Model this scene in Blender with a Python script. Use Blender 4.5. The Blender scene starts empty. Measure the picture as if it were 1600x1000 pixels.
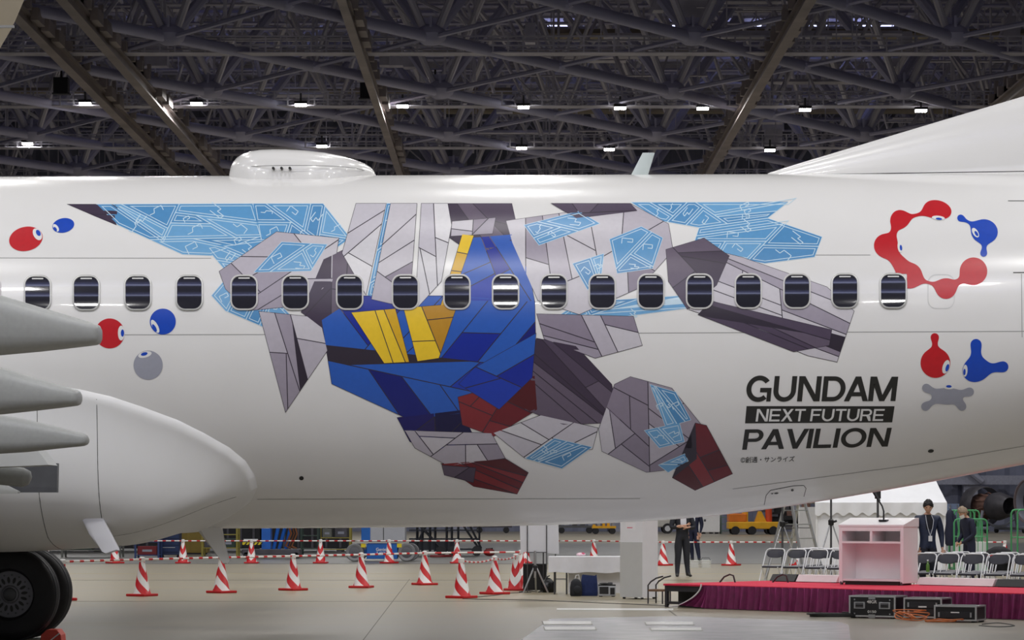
import bpy, bmesh, math, random
from mathutils import Vector, Matrix
R = math.radians
PI = math.pi
rng = random.Random(7)
scene = bpy.context.scene
COL = scene.collection

# ------------------------------------------------------------------ camera
F = 4050.0                      # focal length in pixels of the 1600 px frame
CH = 1.5                        # camera height
HY = 800.0                      # pixel row of the horizon
cam_d = bpy.data.cameras.new('camera')
cam_d.sensor_width = 36.0
cam_d.lens = F / 1600.0 * 36.0
cam_d.shift_y = (HY - 500.0) / 1600.0
cam_d.clip_end = 600
cam = bpy.data.objects.new('camera', cam_d)
COL.objects.link(cam)
cam.location = (0, 0, CH)
cam.rotation_euler = (R(90), 0, 0)
scene.camera = cam

# ------------------------------------------------------------------ world, lights, exposure
scene.view_settings.view_transform = 'Standard'
scene.view_settings.look = 'None'
scene.view_settings.gamma = 1.0
scene.view_settings.use_curve_mapping = False
scene.view_settings.exposure = 0.42
world = bpy.data.worlds.new('world')
scene.world = world
world.use_nodes = True
bgn = world.node_tree.nodes['Background']
bgn.inputs['Color'].default_value = (0.93, 0.96, 1.0, 1)
bgn.inputs['Strength'].default_value = 0.13      # overcast daylight through the open hangar front

FILL_W = 590.0                                   # unseen lights added over the aircraft and the floor
FAR_W = 420.0                                    # roof lamps of the far bays
lamp_no = 0
def area_light(x, y, z, w, size, col=(1.0, 0.985, 0.965)):
    global lamp_no
    lamp_no += 1
    ld = bpy.data.lights.new('lamp_or_fill_light', 'AREA')
    ld.energy = w; ld.size = size; ld.color = col
    lo = bpy.data.objects.new('lamp_or_fill_light', ld)
    COL.objects.link(lo)
    lo.location = (x, y, z)
    return lo
# unseen lights added over the near bays, each power weighted to set the brightness
for gx in (-24, -12, 0, 12, 24):
    for gy in (-16, 0, 12, 25, 38, 52, 68, 88):
        area_light(gx, gy, 22.6, FILL_W * (1.15 if gy < 20 else (0.36 if gy < 45 else (1.0 if gy < 75 else 0.35))) * (1.7 if gx >= 12 and 30 < gy < 60 else 1.0), 1.6)
for gx in (-30, -10, 10, 30, 45):
    for gy in (171, 186):
        area_light(gx, gy, 22.6, 420.0, 1.2)  # more unseen lights, added to brighten the back wall

# ------------------------------------------------------------------ helpers
def lin(c):
    o = []
    for v in c[:3]:
        v = v / 255.0
        o.append(v / 12.92 if v <= 0.04045 else ((v + 0.055) / 1.055) ** 2.4)
    return (o[0], o[1], o[2], 1.0)
MATS = {}
def mat(name, rgb, rough=0.5, metal=0.0, var=0.06, nscale=6.0, bump=0.0, bscale=60.0, coat=0.0, spec=0.5):
    """procedural material: base colour with gentle noise variation and optional fine relief"""
    if name in MATS:
        return MATS[name]
    m = bpy.data.materials.new(name)
    m.use_nodes = True
    nt = m.node_tree
    b = nt.nodes['Principled BSDF']
    b.inputs['Roughness'].default_value = rough
    b.inputs['Metallic'].default_value = metal
    b.inputs['Coat Weight'].default_value = coat
    b.inputs['Specular IOR Level'].default_value = spec
    c = lin(rgb)
    if var > 0:
        tc = nt.nodes.new('ShaderNodeTexCoord')
        no = nt.nodes.new('ShaderNodeTexNoise')
        no.inputs['Scale'].default_value = nscale
        no.inputs['Detail'].default_value = 4
        nt.links.new(tc.outputs['Object'], no.inputs['Vector'])
        rp = nt.nodes.new('ShaderNodeValToRGB')
        rp.color_ramp.elements[0].position = 0.3
        rp.color_ramp.elements[1].position = 0.7
        lo = tuple(min(1, v * (1 - var)) for v in c[:3]) + (1,)
        hi = tuple(min(1, v * (1 + var)) for v in c[:3]) + (1,)
        rp.color_ramp.elements[0].color = lo
        rp.color_ramp.elements[1].color = hi
        nt.links.new(no.outputs['Fac'], rp.inputs['Fac'])
        nt.links.new(rp.outputs['Color'], b.inputs['Base Color'])
    else:
        b.inputs['Base Color'].default_value = c
    if bump > 0:
        tc = nt.nodes.new('ShaderNodeTexCoord')
        n2 = nt.nodes.new('ShaderNodeTexNoise')
        n2.inputs['Scale'].default_value = bscale
        nt.links.new(tc.outputs['Object'], n2.inputs['Vector'])
        bp = nt.nodes.new('ShaderNodeBump')
        bp.inputs['Strength'].default_value = bump
        bp.inputs['Distance'].default_value = 0.02
        nt.links.new(n2.outputs['Fac'], bp.inputs['Height'])
        nt.links.new(bp.outputs['Normal'], b.inputs['Normal'])
    MATS[name] = m
    return m
def emit(name, rgb, strength):
    m = bpy.data.materials.new(name)
    m.use_nodes = True
    b = m.node_tree.nodes['Principled BSDF']
    b.inputs['Base Color'].default_value = (0.8, 0.8, 0.8, 1)
    b.inputs['Emission Color'].default_value = lin(rgb)
    b.inputs['Emission Strength'].default_value = strength
    MATS[name] = m
    return m

class MB:
    def __init__(self):
        self.v = []; self.f = []; self.m = []; self.mi = 0
    def add(self, vs, fs):
        n = len(self.v)
        self.v += [tuple(p) for p in vs]
        for f in fs:
            self.f.append(tuple(n + i for i in f)); self.m.append(self.mi)
        return self
    def box(self, c, s, rz=0.0, M=None):
        hx, hy, hz = s[0] / 2, s[1] / 2, s[2] / 2
        vs = [Vector((x, y, z)) for x in (-hx, hx) for y in (-hy, hy) for z in (-hz, hz)]
        if rz:
            r = Matrix.Rotation(rz, 3, 'Z'); vs = [r @ p for p in vs]
        if M is not None:
            vs = [M @ p for p in vs]
        vs = [p + Vector(c) for p in vs]
        return self.add(vs, [(0, 1, 3, 2), (4, 6, 7, 5), (0, 4, 5, 1), (2, 3, 7, 6), (0, 2, 6, 4), (1, 5, 7, 3)])
    def bb(self, x0, x1, y0, y1, z0, z1):
        return self.box(((x0 + x1) / 2, (y0 + y1) / 2, (z0 + z1) / 2), (abs(x1 - x0), abs(y1 - y0), abs(z1 - z0)))
    def cyl(self, p0, p1, r0, r1=None, n=10, caps=True):
        if r1 is None: r1 = r0
        p0 = Vector(p0); p1 = Vector(p1)
        d = (p1 - p0).normalized()
        a = d.orthogonal().normalized(); b = d.cross(a)
        vs = []
        for p, r in ((p0, r0), (p1, r1)):
            for i in range(n):
                t = 2 * PI * i / n
                vs.append(p + (a * math.cos(t) + b * math.sin(t)) * r)
        fs = [(i, (i + 1) % n, n + (i + 1) % n, n + i) for i in range(n)]
        if caps:
            fs += [tuple(range(n - 1, -1, -1)), tuple(range(n, 2 * n))]
        return self.add(vs, fs)
    def tube(self, path, r, n=8, caps=True):
        path = [Vector(p) for p in path]
        rs = r if isinstance(r, (list, tuple)) else [r] * len(path)
        vs = []; a = None
        for i, p in enumerate(path):
            d = (path[min(i + 1, len(path) - 1)] - path[max(i - 1, 0)]).normalized()
            if a is None:
                a = d.orthogonal().normalized()
            a = (a - d * a.dot(d))
            a = a.normalized() if a.length > 1e-6 else d.orthogonal().normalized()
            b = d.cross(a)
            for k in range(n):
                t = 2 * PI * k / n
                vs.append(p + (a * math.cos(t) + b * math.sin(t)) * rs[i])
        fs = []
        for i in range(len(path) - 1):
            for k in range(n):
                fs.append((i * n + k, i * n + (k + 1) % n, (i + 1) * n + (k + 1) % n, (i + 1) * n + k))
        if caps:
            fs += [tuple(range(n - 1, -1, -1)), tuple(range((len(path) - 1) * n, len(path) * n))]
        return self.add(vs, fs)
    def lathe(self, prof, c=(0, 0, 0), n=24, axis='z', caps=True):
        vs = []
        for (r, h) in prof:
            for k in range(n):
                t = 2 * PI * k / n
                if axis == 'z': p = (c[0] + r * math.cos(t), c[1] + r * math.sin(t), c[2] + h)
                elif axis == 'y': p = (c[0] + r * math.cos(t), c[1] + h, c[2] + r * math.sin(t))
                else: p = (c[0] + h, c[1] + r * math.cos(t), c[2] + r * math.sin(t))
                vs.append(p)
        fs = []
        for i in range(len(prof) - 1):
            for k in range(n):
                fs.append((i * n + k, i * n + (k + 1) % n, (i + 1) * n + (k + 1) % n, (i + 1) * n + k))
        if caps and prof[0][0] > 1e-5: fs.append(tuple(range(n - 1, -1, -1)))
        if caps and prof[-1][0] > 1e-5: fs.append(tuple(range((len(prof) - 1) * n, len(prof) * n)))
        return self.add(vs, fs)
    def rings(self, rings, closed=True, caps=True):
        n = len(rings[0]); vs = [p for r in rings for p in r]
        fs = []
        for i in range(len(rings) - 1):
            for k in range(n if closed else n - 1):
                fs.append((i * n + k, i * n + (k + 1) % n, (i + 1) * n + (k + 1) % n, (i + 1) * n + k))
        if caps and closed:
            fs += [tuple(range(n - 1, -1, -1)), tuple(range((len(rings) - 1) * n, len(rings) * n))]
        return self.add(vs, fs)
    def prism(self, poly, fn, d0, d1):
        """poly: 2D points; fn(u, v, d) -> 3D"""
        n = len(poly)
        vs = [fn(u, v, d0) for u, v in poly] + [fn(u, v, d1) for u, v in poly]
        fs = [tuple(range(n - 1, -1, -1)), tuple(range(n, 2 * n))]
        fs += [(i, (i + 1) % n, n + (i + 1) % n, n + i) for i in range(n)]
        return self.add(vs, fs)
    def ball(self, c, r, nu=16, nv=10):
        if not isinstance(r, (tuple, list)): r = (r, r, r)
        vs = []
        for j in range(nv + 1):
            ph = -PI / 2 + PI * j / nv
            for i in range(nu):
                t = 2 * PI * i / nu
                vs.append((c[0] + r[0] * math.cos(ph) * math.cos(t), c[1] + r[1] * math.cos(ph) * math.sin(t), c[2] + r[2] * math.sin(ph)))
        fs = [(j * nu + i, j * nu + (i + 1) % nu, (j + 1) * nu + (i + 1) % nu, (j + 1) * nu + i) for j in range(nv) for i in range(nu)]
        return self.add(vs, fs)
    def mesh(self, name, mats, smooth=None, origin=None):
        me = bpy.data.meshes.new(name)
        vs = self.v
        if origin is not None:
            vs = [(a - origin[0], b - origin[1], c - origin[2]) for a, b, c in vs]
        me.from_pydata(vs, [], self.f)
        if not isinstance(mats, (list, tuple)): mats = [mats]
        for mm in mats: me.materials.append(mm)
        if len(mats) > 1:
            me.polygons.foreach_set('material_index', self.m)
        bm = bmesh.new(); bm.from_mesh(me)
        bmesh.ops.remove_doubles(bm, verts=bm.verts, dist=1e-5)
        bmesh.ops.recalc_face_normals(bm, faces=bm.faces)
        bm.to_mesh(me); bm.free()
        if smooth is not None:
            me.shade_smooth()
            me.set_sharp_from_angle(angle=R(smooth))
        me.update()
        return me
    def build(self, name, mats, parent=None, smooth=40, origin=None, bevel=0.0):
        o = bpy.data.objects.new(name, self.mesh(name, mats, smooth, origin))
        COL.objects.link(o)
        if parent is not None: o.parent = parent
        if bevel > 0:
            bv = o.modifiers.new('bevel', 'BEVEL'); bv.width = bevel; bv.segments = 2; bv.limit_method = 'ANGLE'; bv.angle_limit = R(50)
        return o
def tag(o, label=None, cat=None, group=None, kind=None):
    if label: o['label'] = label
    if cat: o['category'] = cat
    if group: o['group'] = group
    if kind: o['kind'] = kind
    return o
def thing(name, label, cat, loc=(0, 0, 0), rz=0.0, group=None):
    o = bpy.data.objects.new(name, None)
    o.empty_display_size = 0.2
    COL.objects.link(o)
    o.location = loc; o.rotation_euler = (0, 0, rz)
    return tag(o, label, cat, group)
def copy_tree(o, parent=None):
    c = o.copy(); COL.objects.link(c); c.parent = parent
    for ch in o.children: copy_tree(ch, c)
    return c
ORD = ['first', 'second', 'third', 'fourth', 'fifth', 'sixth', 'seventh', 'eighth', 'ninth', 'tenth', 'eleventh', 'twelfth', 'thirteenth']
def P(px, py, Y):
    """point of the place at depth Y that the photograph shows at a pixel"""
    return Vector(((px - 800) / F * Y, Y, CH + (HY - py) / F * Y))
def G(px, py):
    Y = CH * F / (py - HY)
    return Vector(((px - 800) / F * Y, Y, 0))

# ------------------------------------------------------------------ materials
white_paint = mat('aircraft_white_paint', (240, 239, 236), 0.22, var=0.012, nscale=1.5, coat=0.3)
grey_paint = mat('aircraft_grey_paint', (196, 198, 196), 0.35, var=0.03, nscale=3)
dark_metal = mat('dark_grey_metal', (96, 97, 100), 0.45, 0.6, 0.1)
steel = mat('brushed_steel', (190, 192, 196), 0.3, 0.9, 0.05)
alu = mat('aluminium', (205, 207, 210), 0.35, 0.7, 0.05)
black_rubber = mat('black_rubber', (30, 30, 34), 0.55, 0, 0.15, 14, 0.15, 120)
black_plastic = mat('black_plastic', (26, 26, 29), 0.45, 0, 0.1)
white_plastic = mat('white_plastic', (236, 236, 238), 0.4, 0, 0.02)
seam_m = mat('panel_seam_sealant', (150, 150, 148), 0.6, 0, 0.05)
dark_seam = mat('dark_gap', (45, 45, 45), 0.7, 0, 0.05)
red_p = mat('red_plastic', (200, 28, 34), 0.45, 0, 0.06)
white_r = mat('white_reflective_film', (236, 234, 232), 0.4, 0, 0.03)
print_black = mat('black_print', (38, 38, 36), 0.4, 0, 0.04)
print_white = mat('white_print', (235, 235, 232), 0.4, 0, 0.01)
print_red = mat('red_print', (200, 22, 36), 0.3, 0, 0.04, 20)
print_blue = mat('blue_print', (12, 72, 190), 0.3, 0, 0.04, 20)
print_grey = mat('grey_print', (164, 166, 178), 0.3, 0, 0.03, 20)
truss_m = mat('painted_steel_truss', (178, 178, 208), 0.55, 0.1, 0.18, 0.6)
truss_l = mat('galvanised_brace', (200, 198, 212), 0.5, 0.2, 0.2, 0.8)
rail_m = mat('crane_rail_steel', (168, 158, 156), 0.5, 0.3, 0.2, 0.4)
deck_m = mat('roof_deck', (160, 160, 182), 0.8, 0, 0.25, 0.3)
# ================================================================== SETTING
# floor -------------------------------------------------------------
def floor_material():
    m = bpy.data.materials.new('polished_concrete'); m.use_nodes = True
    nt = m.node_tree; b = nt.nodes['Principled BSDF']
    geo = nt.nodes.new('ShaderNodeNewGeometry')
    sep = nt.nodes.new('ShaderNodeSeparateXYZ'); nt.links.new(geo.outputs['Position'], sep.inputs[0])
    # painted zones across the depth of the hangar
    mr = nt.nodes.new('ShaderNodeMapRange'); mr.inputs['From Min'].default_value = 0; mr.inputs['From Max'].default_value = 210
    nt.links.new(sep.outputs['Y'], mr.inputs['Value'])
    rp = nt.nodes.new('ShaderNodeValToRGB'); cr = rp.color_ramp; cr.interpolation = 'LINEAR'
    stops = [(0.0, (140, 136, 128)), (36 / 210, (142, 136, 123)), (44 / 210, (158, 148, 122)), (74.5 / 210, (158, 148, 122)),
             (75 / 210, (122, 121, 118)), (122 / 210, (118, 118, 116)), (128 / 210, (158, 150, 130)), (1.0, (140, 134, 122))]
    cr.elements[0].position = stops[0][0]; cr.elements[0].color = lin(stops[0][1])
    cr.elements[1].position = 1.0; cr.elements[1].color = lin(stops[-1][1])
    for p, c in stops[1:-1]:
        e = cr.elements.new(p); e.color = lin(c)
    nt.links.new(mr.outputs['Result'], rp.inputs['Fac'])
    mp = nt.nodes.new('ShaderNodeMapping'); mp.inputs['Scale'].default_value = (0.12, 0.9, 1)
    nt.links.new(geo.outputs['Position'], mp.inputs['Vector'])
    n1 = nt.nodes.new('ShaderNodeTexNoise'); n1.inputs['Scale'].default_value = 1.0; n1.inputs['Detail'].default_value = 8
    nt.links.new(mp.outputs['Vector'], n1.inputs['Vector'])
    r2 = nt.nodes.new('ShaderNodeValToRGB')
    r2.color_ramp.elements[0].position = 0.33; r2.color_ramp.elements[0].color = (0.74, 0.74, 0.75, 1)
    r2.color_ramp.elements[1].position = 0.66; r2.color_ramp.elements[1].color = (1.06, 1.05, 1.03, 1)
    nt.links.new(n1.outputs['Fac'], r2.inputs['Fac'])
    mx = nt.nodes.new('ShaderNodeMix'); mx.data_type = 'RGBA'; mx.blend_type = 'MULTIPLY'; mx.inputs[0].default_value = 1.0
    nt.links.new(rp.outputs['Color'], mx.inputs[6]); nt.links.new(r2.outputs['Color'], mx.inputs[7])
    nt.links.new(mx.outputs[2], b.inputs['Base Color'])
    r3 = nt.nodes.new('ShaderNodeMapRange'); r3.inputs['To Min'].default_value = 0.24; r3.inputs['To Max'].default_value = 0.42
    nt.links.new(n1.outputs['Fac'], r3.inputs['Value']); nt.links.new(r3.outputs['Result'], b.inputs['Roughness'])
    return m
fm = floor_material()
floor = MB().add([(-75, -40, 0), (75, -40, 0), (75, 200, 0), (-75, 200, 0)], [(0, 1, 2, 3)]).build('floor', fm, None, None)
tag(floor, kind='structure')
joint_m = mat('floor_joint_filler', (104, 99, 90), 0.7, 0, 0.1)
def strip(a, b, w, z, name, m, parent):
    a = Vector(a); b = Vector(b); d = (b - a).normalized(); n = Vector((-d.y, d.x, 0)) * w / 2
    q = [a + n, a - n, b - n, b + n]
    mb = MB(); mb.add([(p.x, p.y, 0.0005) for p in q] + [(p.x, p.y, z) for p in q],
                      [(4, 5, 6, 7), (0, 1, 5, 4), (1, 2, 6, 5), (2, 3, 7, 6), (3, 0, 4, 7)])
    return mb.build(name, m, parent, None)
strip((-70, 75.0, 0), (70, 75.0, 0), 0.35, 0.004, 'floor_joint', joint_m, floor)
strip((-70, 57.0, 0), (70, 57.0, 0), 0.03, 0.003, 'floor_joint', joint_m, floor)
strip((-70, 43.5, 0), (70, 43.5, 0), 0.018, 0.003, 'floor_joint', joint_m, floor)
strip(G(1040, 950), G(1150, 1030), 0.025, 0.003, 'floor_joint', joint_m, floor)
strip(G(560, 1010), G(640, 905), 0.010, 0.003, 'floor_joint', joint_m, floor)
# floor reflection painted as a pale sheet; slot covers let into the floor
reflection_m = mat('floor_reflection_tone', (182, 181, 185), 0.25, 0, 0.1, 2.5)
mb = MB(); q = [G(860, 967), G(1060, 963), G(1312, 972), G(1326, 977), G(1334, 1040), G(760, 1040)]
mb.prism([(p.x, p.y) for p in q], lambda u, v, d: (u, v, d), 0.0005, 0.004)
mb.build('reflection_patch', reflection_m, floor, None)
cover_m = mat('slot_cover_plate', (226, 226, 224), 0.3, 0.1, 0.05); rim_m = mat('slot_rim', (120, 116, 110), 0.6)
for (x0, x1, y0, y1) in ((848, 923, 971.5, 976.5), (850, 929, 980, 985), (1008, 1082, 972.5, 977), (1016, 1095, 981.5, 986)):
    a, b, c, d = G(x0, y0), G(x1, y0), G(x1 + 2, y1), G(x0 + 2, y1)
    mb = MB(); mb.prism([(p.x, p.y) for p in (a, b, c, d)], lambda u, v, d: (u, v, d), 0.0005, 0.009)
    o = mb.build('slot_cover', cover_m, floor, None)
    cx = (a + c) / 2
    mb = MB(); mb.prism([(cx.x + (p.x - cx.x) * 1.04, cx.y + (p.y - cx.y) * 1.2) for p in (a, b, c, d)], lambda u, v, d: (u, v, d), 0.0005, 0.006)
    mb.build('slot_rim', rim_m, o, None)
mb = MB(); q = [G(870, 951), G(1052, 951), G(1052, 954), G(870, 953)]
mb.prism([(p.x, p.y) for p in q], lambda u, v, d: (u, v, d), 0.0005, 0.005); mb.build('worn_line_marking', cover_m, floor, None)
yl = mat('faded_yellow_line', (200, 186, 140), 0.5)
strip((-60, 64.0, 0), (60, 62.0, 0), 0.16, 0.003, 'line_marking', yl, floor)

# walls -------------------------------------------------------------
wall_m = mat('dark_corrugated_wall', (126, 130, 152), 0.7, 0, 0.15, 0.5)
def corrugated(name, x0, x1, y, z0, z1, step, depth):
    mb = MB(); pts = []; x = x0; k = 0
    while x <= x1 + 1e-6:
        pts.append((x, y - (depth if (k // 2) % 2 else 0))); x += step / 2; k += 1
    mb.rings([[(a, b, z0) for a, b in pts], [(a, b, z1) for a, b in pts]], closed=False)
    return tag(mb.build(name, wall_m, None, None), kind='structure')
wb = corrugated('wall_back', -75, 75, 200.0, 0, 36, 0.9, 0.25)
col_m = mat('wall_column_paint', (156, 158, 176), 0.6, 0, 0.1)
for cx in (-52, -40, -28, -16, -4, 8, 20, 31, 35.2, 44, 56):
    MB().bb(cx - 0.55, cx + 0.55, 198.9, 199.7, 0, 34).build('column', col_m, wb, None)
MB().bb(-70, 70, 198.6, 199.0, 3.6, 4.3).build('girt', col_m, wb, None)
MB().bb(-70, 70, 198.6, 199.0, 11.6, 12.3).build('girt', col_m, wb, None)
for (a, b) in (((31, 4.2), (24, 7.8)), ((36, 3.8), (31.4, 7.6)), ((30.6, 0.5), (24.6, 4))):
    MB().cyl((a[0], 198.4, a[1]), (b[0], 198.4, b[1]), 0.25, n=8).build('wall_brace', col_m, wb)
for s, nm in ((-1, 'wall_left'), (1, 'wall_right')):
    mb = MB(); mb.bb(s * 75, s * 75.3, -40, 200, 0, 36); tag(mb.build(nm, wall_m, None, None), kind='structure')

mb = MB(); mb.bb(-75, 75, -42.3, -42, 13, 34); tag(mb.build('unseen_front_header', wall_m, None, None), kind='structure')  # unseen header, added to darken what the cabin windows reflect
# roof --------------------------------------------------------------
HN = 22.0 + CH                     # height of the lower nodes
ZT = 31.0                          # upper layer
ceiling = MB().bb(-75, 75, -42, 201, 34.0, 34.4).build('ceiling', deck_m, None, None)
tag(ceiling, kind='structure')
unit = {}
def member(name, a, b, r, m, n=8):
    """a straight round member as a part of the roof, sharing one unit tube"""
    key = (m.name, n)
    if key not in unit:
        mb = MB(); mb.cyl((0, 0, 0), (0, 0, 1), 1, n=n, caps=True)
        unit[key] = mb.mesh('tube_member', m, 40)
    a = Vector(a); b = Vector(b); d = b - a
    o = bpy.data.objects.new(name, unit[key]); COL.objects.link(o); o.parent = ceiling
    q = d.to_track_quat('Z', 'Y')
    o.matrix_local = Matrix.Translation(a) @ q.to_matrix().to_4x4() @ Matrix.Diagonal((r, r, d.length, 1))
    return o
DX, DY = 12.1, 15.6
X0, Y0 = -3.75, 120.1
cols = range(-4, 5); rows = range(-1, 6)
gus = MB()
for i in cols:
    for j in rows:
        x, y = X0 + i * DX, Y0 + j * DY
        if y > 199: continue
        vis = abs(x) < 0.2 * y + 8
        for sx in (-1, 1):
            for sy in (-1, 1):
                cx, cy = x + sx * DX / 2, y + sy * DY / 2
                thick = sx * sy > 0
                if cy < 198 and vis:
                    member('lower_chord', (x, y, HN), (cx, cy, HN), 0.27 if thick else 0.12, truss_m, 10 if thick else 6)
                # the V of braces rising from each node
                if vis and sy > 0:
                    member('web_brace', (x + sx * 0.3, y, HN + 0.3), (x + sx * DX * 0.42, y + sy * DY * 0.22, ZT), 0.27, truss_m, 8)
                elif vis:
                    member('web_brace', (x + sx * 0.3, y, HN + 0.3), (x + sx * DX * 0.30, y + sy * DY * 0.26, ZT), 0.18, truss_l, 8)
        if vis:
            gus.ball((x, y, HN + 0.1), (0.75, 0.75, 0.5), 10, 6)
            gus.box((x, y, HN + 0.45), (1.2, 0.12, 0.9)); gus.box((x, y, HN + 0.45), (0.12, 1.2, 0.9))
            gus.ball((x + DX / 2, y + DY / 2, HN), (0.4, 0.4, 0.3), 8, 5)
gus.build('node_gussets', truss_m, ceiling)['kind'] = 'stuff'
# braces of the intermediate nodes, upper chords, hangers, purlins and sub-trusses: too many to pick apart
sec = MB()
for i in cols:
    for j in rows:
        x, y = X0 + (i + 0.5) * DX, Y0 + (j + 0.5) * DY
        if y > 198 or abs(x) > 0.2 * y + 8: continue
        for sx, sy in ((-1, -1), (1, -1), (-1, 1), (1, 1)):
            sec.cyl((x, y, HN), (x + sx * DX * 0.26, y + sy * DY * 0.3, ZT), 0.11, n=5, caps=False)
        sec.cyl((x, y, HN), (x, y, ZT), 0.07, n=5, caps=False)
sec.build('secondary_braces', truss_l, ceiling)['kind'] = 'stuff'
up = MB()
y = 96.0
while y < 199:
    w = 0.2 * y + 12
    up.cyl((-w, y, ZT), (w, y, ZT), 0.17, n=5, caps=False)
    up.cyl((-w, y, ZT - 1.6), (w, y, ZT - 1.6), 0.10, n=5, caps=False)
    x = -w
    while x < w:
        up.cyl((x, y, ZT), (x + 1.3, y, ZT - 1.6), 0.06, n=4, caps=False)
        up.cyl((x + 1.3, y, ZT - 1.6), (x + 2.6, y, ZT), 0.06, n=4, caps=False)
        x += 2.6
    y += 5.2
up.build('upper_lattice_girders', truss_m, ceiling, None)['kind'] = 'stuff'
pu = MB()
y = 92.0; k = 0
while y < 200:
    w = 0.2 * y + 14
    pu.box((0, y, 33.2), (2 * w, 0.16, 0.5)); y += 1.7; k += 1
x = -52.0
while x < 53:
    pu.box((x, 148, 32.6), (0.25, 104, 0.5)); x += 4.05
pu.build('purlins', truss_l, ceiling, None)['kind'] = 'stuff'
hg = MB(); rr = random.Random(11)
for _ in range(620):
    y = rr.uniform(98, 197); x = rr.uniform(-1, 1) * (0.2 * y + 6)
    z0 = HN + rr.uniform(0.2, 4); z1 = ZT - rr.uniform(0, 2)
    t = rr.random()
    if t < 0.45: hg.cyl((x, y, z0), (x, y, z1 + 2), rr.choice((0.04, 0.05, 0.09)), n=4, caps=False)
    elif t < 0.75: hg.cyl((x, y, z0), (x + rr.choice((-1, 1)) * rr.uniform(1.5, 4), y + rr.uniform(-2, 2), z1), rr.choice((0.06, 0.1, 0.14)), n=5, caps=False)
    elif t < 0.95: hg.cyl((x, y, z0 + 2), (x + rr.uniform(4, 12), y, z0 + 2), rr.choice((0.05, 0.08, 0.16)), n=5, caps=False)
    else: hg.box((x, y, z0 + 1.5), (rr.uniform(0.5, 1.6), 0.8, rr.uniform(0.5, 1.4)))
hg.build('hangers_and_pipes', truss_l, ceiling, None)['kind'] = 'stuff'
# long pipes and ducts
duct_m = mat('pale_duct', (150, 140, 126), 0.5, 0.1, 0.1)
for (yy, zz, x0, x1, r) in ((131, 29.2, -26, 4, 0.22), (147, 28.6, 2, 34, 0.3), (125.5, 30, 2, 26, 0.2), (160, 27.5, -34, 0, 0.2), (140, 26.3, -34, 36, 0.12), (171, 28, -10, 40, 0.25)):
    member('pipe_run', (x0, yy, zz), (x1, yy, zz), r, duct_m, 8)
# catwalks with ladder-like rails
for ci, yy in enumerate((108.0, 123.75, 139.9, 155.8, 171.6, 187.4)):
    mb = MB(); w = 0.2 * yy + 10
    mb.box((0, yy, HN - 0.12), (2 * w, 0.9, 0.06))
    for dy in (-0.5, 0.5):
        for dz in (0.18, 0.62):
            mb.box((0, yy + dy, HN + dz), (2 * w, 0.07, 0.07))
    x = -w
    while x < w:
        mb.box((x, yy - 0.5, HN + 0.25), (0.08, 0.06, 0.8)); x += 0.72
    x = -w
    while x < w:
        mb.box((x, yy, HN + 1.2), (0.06, 0.06, 2.4)); x += 3.0
    mb.build('catwalk', truss_l, ceiling, None)
# crane rails that run the depth of the hangar, with their hanger brackets
for xx, ww in ((-21.2, 0.48), (-18.6, 0.48), (-7.05, 0.38), (12.35, 0.46), (25.8, 0.55)):
    mb = MB(); zt = HN - 0.25
    mb.bb(xx - ww / 2, xx + ww / 2, 84, 199, zt - 0.62, zt - 0.52)
    mb.bb(xx - ww / 2, xx + ww / 2, 84, 199, zt - 0.10, zt)
    mb.bb(xx - 0.06, xx + 0.06, 84, 199, zt - 0.6, zt - 0.05)
    y = 86.0
    while y < 198:
        mb.bb(xx - 0.4, xx + 0.4, y, y + 0.35, zt, zt + 0.5); mb.bb(xx - 0.1, xx + 0.1, y, y + 0.2, zt, zt + 1.2)
        if int(y) % 3 == 0: mb.bb(xx + 0.2, xx + 0.55, y + 1, y + 2.6, zt - 0.3, zt + 0.25)
        y += 2.6
    mb.build('crane_rail', rail_m, ceiling, None)
# skylight slots
sky_m = emit('skylight_daylight', (196, 204, 255), 2.2)
for (x0, x1, yy) in ((-22, -15.5, 153.8), (-13.5, -11.5, 153.8), (15.2, 16.0, 166), (18.5, 20.2, 166), (21.2, 24.5, 166), (13.0, 14.4, 166), (10.3, 11.2, 166), (2, 4, 166), (-9.0, -7, 153.8)):
    MB().bb(x0, x1, yy, yy + 0.55, 32.7, 32.8).build('skylight', sky_m, ceiling, None)
for yy in (-24, -12):
    MB().bb(-60, 60, yy, yy + 1.6, 32.7, 32.8).build('skylight', sky_m, ceiling, None)
# lit twin floodlights along the catwalks
lamp_on = emit('floodlight_lens', (255, 252, 246), 14.0)
row1 = [(133, 161), (307, 161), (470, 163), (629, 165), (818, 166.5), (969, 168), (1098, 168.5), (1258, 170.5), (1439, 172)]
row2 = [(43, 223.5), (503, 227.5), (815, 230.5), (952, 232.5), (1203, 234)]
def floodlight(px, py, Y, label):
    p = P(px, py, Y)
    t = thing('floodlight', label, 'lamp', (p.x, p.y, p.z - 0.15), 0, 'floodlights on the roof catwalks')
    for s in (-1, 1):
        MB().bb(s * 0.16 - 0.14, s * 0.16 + 0.14, -0.17, 0.17, 0.05, 0.16).build('lens', lamp_on, t, None)
    MB().bb(-0.34, 0.34, -0.2, 0.2, 0.162, 0.30).build('housing', black_plastic, t, None)
    MB().bb(-0.05, 0.05, -0.04, 0.04, 0.30, 0.75).build('bracket', dark_metal, t, None)
    l = area_light(p.x, p.y, p.z - 0.16, FAR_W, 0.5)
    return t
for k, (a, b) in enumerate(row1):
    floodlight(a, b, 139.2, 'lit twin floodlight on the nearer catwalk, %s from the left' % ORD[k])
for k, (a, b) in enumerate(row2):
    floodlight(a, b, 155.1, 'lit twin floodlight on the lower farther catwalk, %s from the left' % ORD[k])
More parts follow.
